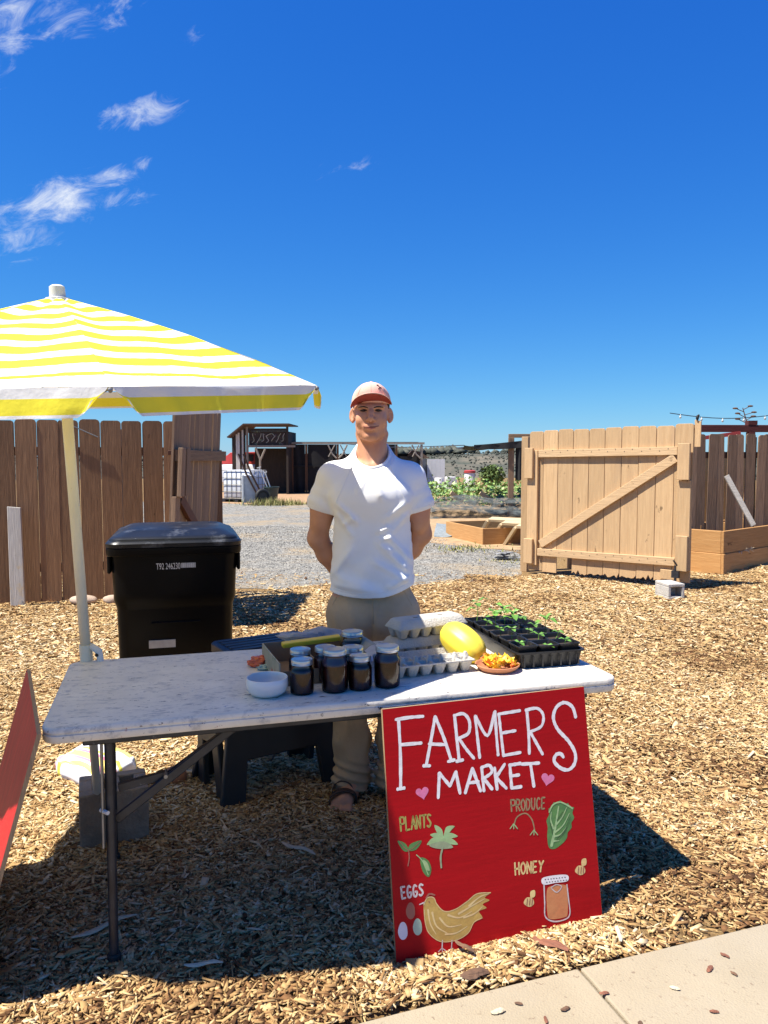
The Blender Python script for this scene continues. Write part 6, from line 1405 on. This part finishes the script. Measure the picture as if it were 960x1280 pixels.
    # hands clasped at the small of the back
    def hand(w, d, side):
        w, d = Vector(w), Vector(d).normalized(); up = Vector((0, 0, 1)); up = (up - d * up.dot(d)).normalized(); n = d.cross(up)
        c = w + d * .05; f.cap(tuple(w), tuple(w + d * .02), .026, .027, .02)
        for i in range(4): q = w + d * .075 + up * (.033 - i * .022); f.cap(tuple(w + d * .02 + up * (.015 - i * .010)), tuple(q), .013, .0115, .012)
        for i in range(4):
            q = w + d * .078 + up * (.034 - i * .0225); l = (.036, .041, .038, .030)[i]; r0 = .0092 - (.001 if i == 3 else 0); a = q + d * l * .8 + n * side * l * .5; b_ = a + d * l * .15 + n * side * l * .65; f.chain([(tuple(q), r0), (tuple(a), r0 * .95), (tuple(b_), r0 * .82)], .003)
        f.chain([(tuple(w + d * .02 + up * .022), .014), (tuple(w + d * .045 + up * .05 + n * side * .012), .011), (tuple(w + d * .075 + up * .058 + n * side * .02), .0085)], .008)
    hand(WL, (.85, .18, -.32), -1); hand(WR, (-.9, .12, -.38), 1)
    # legs, feet and toes
    LEG = [(-1, -.092, -.132), (1, .10, .125)]
    for s, ax_, tx in LEG:
        f.chain([((s * .09, .02, .86), .088), ((s * .10, .0, .48), .058), ((ax_, .035, .10), .040)], .03)
        tip = Vector((tx, -.155, .030)); heel = Vector((ax_, .06, .036)); f.chain([(tuple(heel), .034), ((ax_ - (.006 if s < 0 else -.006), -.03, .055), .036), ((tx + (.008 if s < 0 else -.008), -.115, .038), .031)], .03)
        for w_ in (-.028, .028): f.cap((ax_ + w_ * .5, .02, .032), (tx + w_, -.115, .030), .022, .020, .02)
        for i in range(5):
            k = i if s > 0 else 4 - i     # big toe on the inner side
            ox = (-.036, -.016, .003, .020, .036)[i] ; big = (i == 4) if s < 0 else (i == 0); rr = .0145 if big else .0100; ln = (.045, .047, .042, .036, .028)[k]
            f.cap((tx + ox * .9, -.115, .027), (tx + ox * 1.05, -.118 - ln, .021), rr, rr * .92, .004)
    body = f.mesh('body', M['skin'], t)
    # --- eyes, brows, lips
    for s in (-1, 1):
        mb = MB(); mb.ball((hx + s * .031, -.0800, 1.6775), (.0135, .0098, .0038), 14, 10); e = mb.build('eye', M['eye'], t, smooth=True)
        mb = MB(); mb.tube(catmull([(hx + s * .016, -.0905, 1.6790), (hx + s * .030, -.0895, 1.6815), (hx + s * .045, -.0790, 1.6775)], 5), .0022, 6); mb.build('eyelid', M['brow'], e, smooth=True)
    from mathutils.bvhtree import BVHTree
    def bvh(o): return BVHTree.FromPolygons([v.co for v in o.data.vertices], [p.vertices[:] for p in o.data.polygons])
    def on(tree, p, d=(0, 1, 0), lift=.001):
        h = tree.ray_cast(Vector(p), Vector(d)); return (h[0] - Vector(d) * lift) if h[0] is not None else None
    tb = bvh(body)
    def facial(name, pts, r, m, lift=.0004, flat=1.0):
        q = [on(tb, (p.x, -.4, p.z), lift=lift) for p in catmull([(x, 0, z) for x, z in pts], 6)]; k = len(q)
        rs = [r * (.45 + .55 * math.sin(math.pi * min(1, max(0, (i + .6) / k)))) for i in range(k)]; MB().tube(q, rs, 7, flat=flat).build(name, m, t, smooth=True)
    for s in (-1, 1): facial('eyebrow', [(hx + s * .012, 1.6885), (hx + s * .030, 1.6935), (hx + s * .051, 1.6915)], .0029, M['brow'])
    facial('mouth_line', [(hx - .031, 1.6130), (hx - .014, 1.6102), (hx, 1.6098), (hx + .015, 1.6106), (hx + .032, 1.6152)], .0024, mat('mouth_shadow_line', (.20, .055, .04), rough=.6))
    facial('lower_lip', [(hx - .019, 1.6065), (hx, 1.6040), (hx + .020, 1.6072)], .0036, M['lip'], -.0012)
    # --- short hair under the cap
    g = Field(axis((-.1, .1, .003)), axis((-.12, .14, .003)), axis((1.6, 1.76, .003))); g.ell((hx, .020, 1.710), (.0785, .0975, .104), .01); g.ell((hx, -.07, 1.64), (.074, .065, .12), .01, 'cut'); g.d[:, :, :] = np.maximum(g.d, (1.652 - g.a[2])[None, None, :] ); g.d = np.maximum(g.d, (g.a[2] - 1.735)[None, None, :]); g.mesh('hair', M['brow'], t, 1)
    # --- cap
    c = Field(axis((-.11, .10, .003)), axis((-.13, .15, .003)), axis((1.68, 1.82, .003))); c.ell((hx, .016, 1.716), (.0835, .104, .0885), .01); c.ell((hx, -.066, 1.757), (.048, .026, .032), .05)
    c.d = np.maximum(c.d, (1.712 - .10 * (c.a[1][None, :, None]) * 0 - c.a[2])[0:1] if False else (1.7105 - c.a[2])[None, None, :]); crown = c.mesh('cap', M['cap'], t, 2)
    def brim(u, v, dz=0):
        a = (u - .5) * 2; th = a * R(82); s = v
        ix, iy = .0835 * math.sin(th), .016 - .104 * math.cos(th); e = .077 * max(0, math.cos(th * .98)) ** .6 * s
        return (hx + ix * (1 + .05 * s), iy - e, 1.7120 + .030 * (1 - a * a) ** 1.1 * (.12 + .88 * s) - .011 * a * a + .007 * a + dz)
    mb = MB(); mb.grid(lambda u, v: brim(u, v, .0018), 32, 8); b1 = mb.build('brim', M['cap'], crown, smooth=True)
    q = b1.modifiers.new('t', 'SOLIDIFY'); q.thickness = .0022; q.offset = 0
    mb = MB(); mb.grid(lambda u, v: brim(u, v * .97, -.0012), 32, 8); mb.build('brim_underside', M['capunder'], crown, smooth=True)
    mb = MB(); mb.ball((hx, .012, 1.8045), (.007, .007, .003), 10, 6); mb.build('cap_button', M['cap'], crown, smooth=True)
    tc = bvh(crown)
    def on(tree, p, d=(0, 1, 0), lift=.001):
        h = tree.ray_cast(Vector(p), Vector(d)); return (h[0] - Vector(d) * lift) if h[0] is not None else None
    for pts in ([(hx - .0005, -.3, 1.80 - i * .008) for i in range(7)], [(hx - .036 - .004 * i, -.3, 1.785 - i * .009) for i in range(7)], [(hx + .036 + .004 * i, -.3, 1.785 - i * .009) for i in range(7)]):
        q = [on(tc, p) for p in pts]; q = [p for p in q if p is not None]
        if len(q) > 2: MB().tube(q, .0009, 5).build('cap_seam', M['cap'], crown)
    for seg in ([(hx + .030, -.3, 1.781), (hx + .036, -.3, 1.772), (hx + .031, -.3, 1.766)], [(hx + .034, -.3, 1.775), (hx + .044, -.3, 1.770)], [(hx + .024, -.3, 1.782), (hx + .029, -.3, 1.783)]):
        q = [p for p in (on(tc, p) for p in seg) if p is not None]
        if len(q) > 1: MB().tube(q, .0024, 6).build('cap_emblem', mat('dark_emblem_thread', (.09, .03, .04), rough=.9), crown)
    # --- t-shirt
    g = Field(axis((-.32, .30, .0042)), axis((-.20, .22, .0042)), axis((.86, 1.60, .0042)))
    g.loft([(.86, .184, .138, .0, .012), (.95, .181, .134, 0, .012), (1.05, .174, .127, 0, .014), (1.15, .170, .124, 0, .016), (1.25, .170, .126, -.002, .018), (1.33, .176, .126, -.004, .02), (1.39, .162, .118, -.004, .022), (1.43, .132, .116, -.002, .020), (1.47, .100, .110, 0, .018), (1.51, .084, .098, 0, .018), (1.56, .072, .084, 0, .02)], .03, 2.25)
    for s in (-1, 1):
        g.ell((s * .062 - .003, -.066, 1.322), (.098, .048, .062), .07)
        g.cap((s * .045, .03, 1.435), (s * .155 - .004, .02, 1.398), .062, .066, .04)
    g.chain([((-.165, .02, 1.388), .074), ((-.206, .028, 1.30), .0635), ((-.236, .038, 1.215), .0575)], .035)
    g.chain([((.155, .02, 1.388), .074), ((.194, .030, 1.30), .0605), ((.220, .042, 1.215), .0550)], .035)
    X, Y, Z = np.meshgrid(*g.a, indexing='ij', sparse=True)
    front = np.clip((.03 - Y) / .05, 0, 1); tor = np.clip((.175 - np.abs(X)) / .03, 0, 1)
    def fold(p, q, w, A, mask=1.0):
        "soft crease along p-q seen from the front (x,z)"
        p, q = np.array(p, float), np.array(q, float); d = q - p; l2 = d @ d; t = ((X - p[0]) * d[0] + (Z - p[1]) * d[1]) / l2; tc_ = np.clip(t, 0, 1)
        dist = np.sqrt((X - p[0] - tc_ * d[0]) ** 2 + (Z - p[1] - tc_ * d[1]) ** 2); fade = np.clip(np.minimum(t + .15, 1.15 - t) * 3, 0, 1); return -A * np.exp(-(dist / w) ** 2) * fade * front * mask
    D_ = 0
    for p, q, w, A in (((-.15, 1.30), (-.055, 1.215), .013, .006), ((-.155, 1.26), (-.08, 1.16), .012, .005), ((.145, 1.30), (.05, 1.225), .013, .006), ((.15, 1.25), (.075, 1.17), .012, .005),
                       ((.165, 1.00), (.02, 1.14), .014, .0065), ((.168, .965), (.0, 1.06), .016, .007), ((.170, 1.05), (.06, 1.17), .012, .005), ((-.165, 1.0), (-.08, 1.11), .014, .005), ((-.16, .955), (.03, .935), .016, .006), ((-.14, .985), (-.02, .955), .014, .004), ((.16, .99), (.06, .945), .013, .005),
                       ((.0, 1.42), (.045, 1.31), .014, .005), ((-.015, 1.42), (-.06, 1.34), .012, .0035), ((-.12, 1.205), (-.075, 1.235), .010, .006), ((.02, 1.175), (.075, 1.20), .009, .006), ((.03, 1.145), (.08, 1.155), .009, .006), ((.06, 1.11), (.09, 1.10), .008, .004)): D_ = D_ + fold(p, q, w * 1.05, A * 1.9)
    D_ = D_ + .0040 * np.sin(X * 46 + 6 * np.sin(Z * 9) + Z * 22) * front * tor * np.clip((1.25 - Z) / .1, 0, 1) + .0030 * np.sin(Z * 60 + X * 30) * front * np.clip((1.1 - Z) / .1, 0, 1)
    # sleeve creases
    sl_ = np.clip((np.abs(X) - .165) / .02, 0, 1); D_ = D_ + .0026 * np.sin(Z * 95 - np.abs(X) * 70 + Y * 30) * sl_ * np.clip((1.37 - Z) / .05, 0, 1)
    g.d = (g.d + D_).astype(np.float32)
    # hem, cuffs, neck opening
    hem = .902 + .9 * np.clip(X - .02, 0, 1) ** 1.6 + 1.2 * np.clip(-X - .06, 0, 1) ** 2; g.d = np.maximum(g.d, hem - Z)
    for s, c_, n_ in ((-1, (-.225, .035, 1.262), (-.26, .08, -.96)), (1, (.208, .036, 1.262), (.26, .08, -.96))):
        n_ = np.array(n_) / np.linalg.norm(n_); pl = (X - c_[0]) * n_[0] + (Y - c_[1]) * n_[1] + (Z - c_[2]) * n_[2]; side = (X * s - .158 + .10 * (Z - 1.262)); g.d = np.where(side > 0, np.maximum(g.d, pl), g.d)
    NK = lambda y: 1.5000 + .70 * y
    g.d = np.maximum(g.d, Z - (1.5000 + .70 * Y)); hole = np.sqrt((X / .066) ** 2 + ((Y - .006) / .080) ** 2) - 1; g.d = np.maximum(g.d, -np.maximum(hole * .066, (1.375 - Z)))
    shirt = g.mesh('t_shirt', M['shirt'], t, 2)
    mb = MB(); k = 48; rings = []
    for i in range(k + 1):
        a = 2 * math.pi * i / k; cx_, cy_ = .0735 * math.cos(a), .006 + .0875 * math.sin(a); rings.append((cx_, cy_, NK(cy_) - .004))
    mb.tube(rings, .0115, 10, False, flat=.6); mb.build('collar', M['shirt'], shirt, smooth=True)
    q_ = [(.0800 * math.cos(2 * math.pi * i / 48), .006 + .0955 * math.sin(2 * math.pi * i / 48)) for i in range(49)]
    MB().tube([(a, b, NK(b) - .016) for a, b in q_], .0016, 6, False).build('collar_seam', M['shirt'], shirt, smooth=True)
    ts = bvh(shirt)
    def seam(pts, name, m, r=.0012, tree=None, par=None, d=(0, 1, 0)):
        q = [on(tree or ts, p, d, .0006) for p in pts]; q = [p for p in q if p is not None]
        if len(q) > 2: MB().tube(q, r, 6).build(name, m, par or shirt, smooth=True)
    for s in (-1, 1): seam([(s * (.072 + .078 * (i / 14) ** 1.1) - .003, -.4, 1.475 - .185 * i / 14) for i in range(15)], 'raglan_seam', M['shirt'], .0017)
    seam([(-.165 + .33 * i / 24, -.4, .925 + .9 * max(0, -.165 + .33 * i / 24 - .02) ** 1.6 + 1.2 * max(0, .165 - .33 * i / 24 - .06) ** 2) for i in range(25)], 'hem_stitch', M['shirt'], .0010)
    for s, x0 in ((-1, -.272), (1, .162)): seam([(x0 + .098 * i / 8, -.4, (1.287 - .026 * i / 8 if s < 0 else 1.268 + .020 * i / 8)) for i in range(9)], 'cuff_stitch', M['shirt'], .0010)
    # --- trousers
    g = Field(axis((-.25, .25, .0055)), axis((-.2, .22, .0055)), axis((.03, 1.0, .0055)))
    g.loft([(.70, .14, .08, .005, .02), (.76, .188, .124, .005, .02), (.80, .196, .132, .005, .02), (.865, .188, .125, .005, .02), (.91, .162, .105, 0, .02), (.99, .15, .10, 0, .02)], .03, 2.4)
    for s, ax_, tx in LEG:
        g.chain([((s * .095, .02, .80), .104), ((s * .102, .005, .50), .083), ((ax_ * 1.0, .02, .28), .076), ((ax_, .020, .045), .079)], .03)
    X, Y, Z = np.meshgrid(*g.a, indexing='ij', sparse=True)
    low = np.clip((.20 - Z) / .06, 0, 1); g.d = g.d + .0075 * np.sin(Z * 150 + X * 45 + Y * 25) * low - .005 * low + .004 * np.sin(Z * 42 + X * 26 + 2 * np.sin(Y * 20)) * np.clip((.66 - Z) / .1, 0, 1) + .0035 * np.sin(X * 38 - Z * 30) * np.clip((.82 - Z) / .08, 0, 1) + .0022 * np.sin(X * 70 + Z * 20) * np.clip((Z - .74) / .05, 0, 1)
    crot = np.exp(-((X - .0) / .012) ** 2) * np.clip((.86 - Z) / .1, 0, 1) * (Y < .02); g.d = g.d + .012 * crot
    g.d = np.maximum(g.d, (.048 + .10 * np.clip(-Y - .02, 0, .1)) - Z).astype(np.float32); tr = g.mesh('trousers', M['trousers'], t, 2); tt = bvh(tr)
    seam([(.004, -.4, .97 - .012 * i) for i in range(16)], 'fly_seam', M['trousers'], .0022, tt, tr)
    seam([(.030 - .002 * max(0, i - 10), -.4, .97 - .010 * i) for i in range(14)], 'fly_stitch', M['trousers'], .0013, tt, tr)
    for s in (-1, 1): seam([(s * (.115 + .006 * i), -.4, .96 - .011 * i) for i in range(10)], 'pocket_seam', M['trousers'], .0020, tt, tr)
    for x in (-.14, -.06, .075, .14): MB().tube([q for q in (on(tt, (x, -.4, z), lift=.003) for z in (.93, .95, .97)) if q is not None], .005, 6).build('belt_loop', M['trousers'], tr)
    # --- sandals
    for s, ax_, tx in LEG:
        mb = MB(); dx = tx - ax_
        out = [(ax_ - .036, .085), (ax_ + .036, .085), (ax_ + .04 + dx * .3, .0), (tx + .052, -.10), (tx + .048, -.165), (tx, -.182), (tx - .048, -.165), (tx - .052, -.10), (ax_ - .04 + dx * .3, .0)]
        p = catmull([(a, b, 0) for a, b in out], 5, True); mb.prismz([(q.x, q.y) for q in p], -.012, .012); sd = mb.build('sandal', M['sandal'], t, bevel=.003)
        for (y0, y1, h) in ((-.12, -.085, .030), (-.062, -.035, .050)):
            mb = MB(); cx_ = tx * .8 + ax_ * .2
            mb.grid(lambda u, v: (cx_ + (.056 if y0 < -.1 else .048) * math.cos(math.pi * (1 - u)), y0 + (y1 - y0) * v + .035 * (u - .5) * (1 if y0 < -.1 else -1), .018 + (h + .030) * math.sin(math.pi * u) ** .7), 16, 3); st = mb.build('strap', M['sandal'], sd, smooth=True); q = st.modifiers.new('t', 'SOLIDIFY'); q.thickness = .004; q.offset = 1
person()
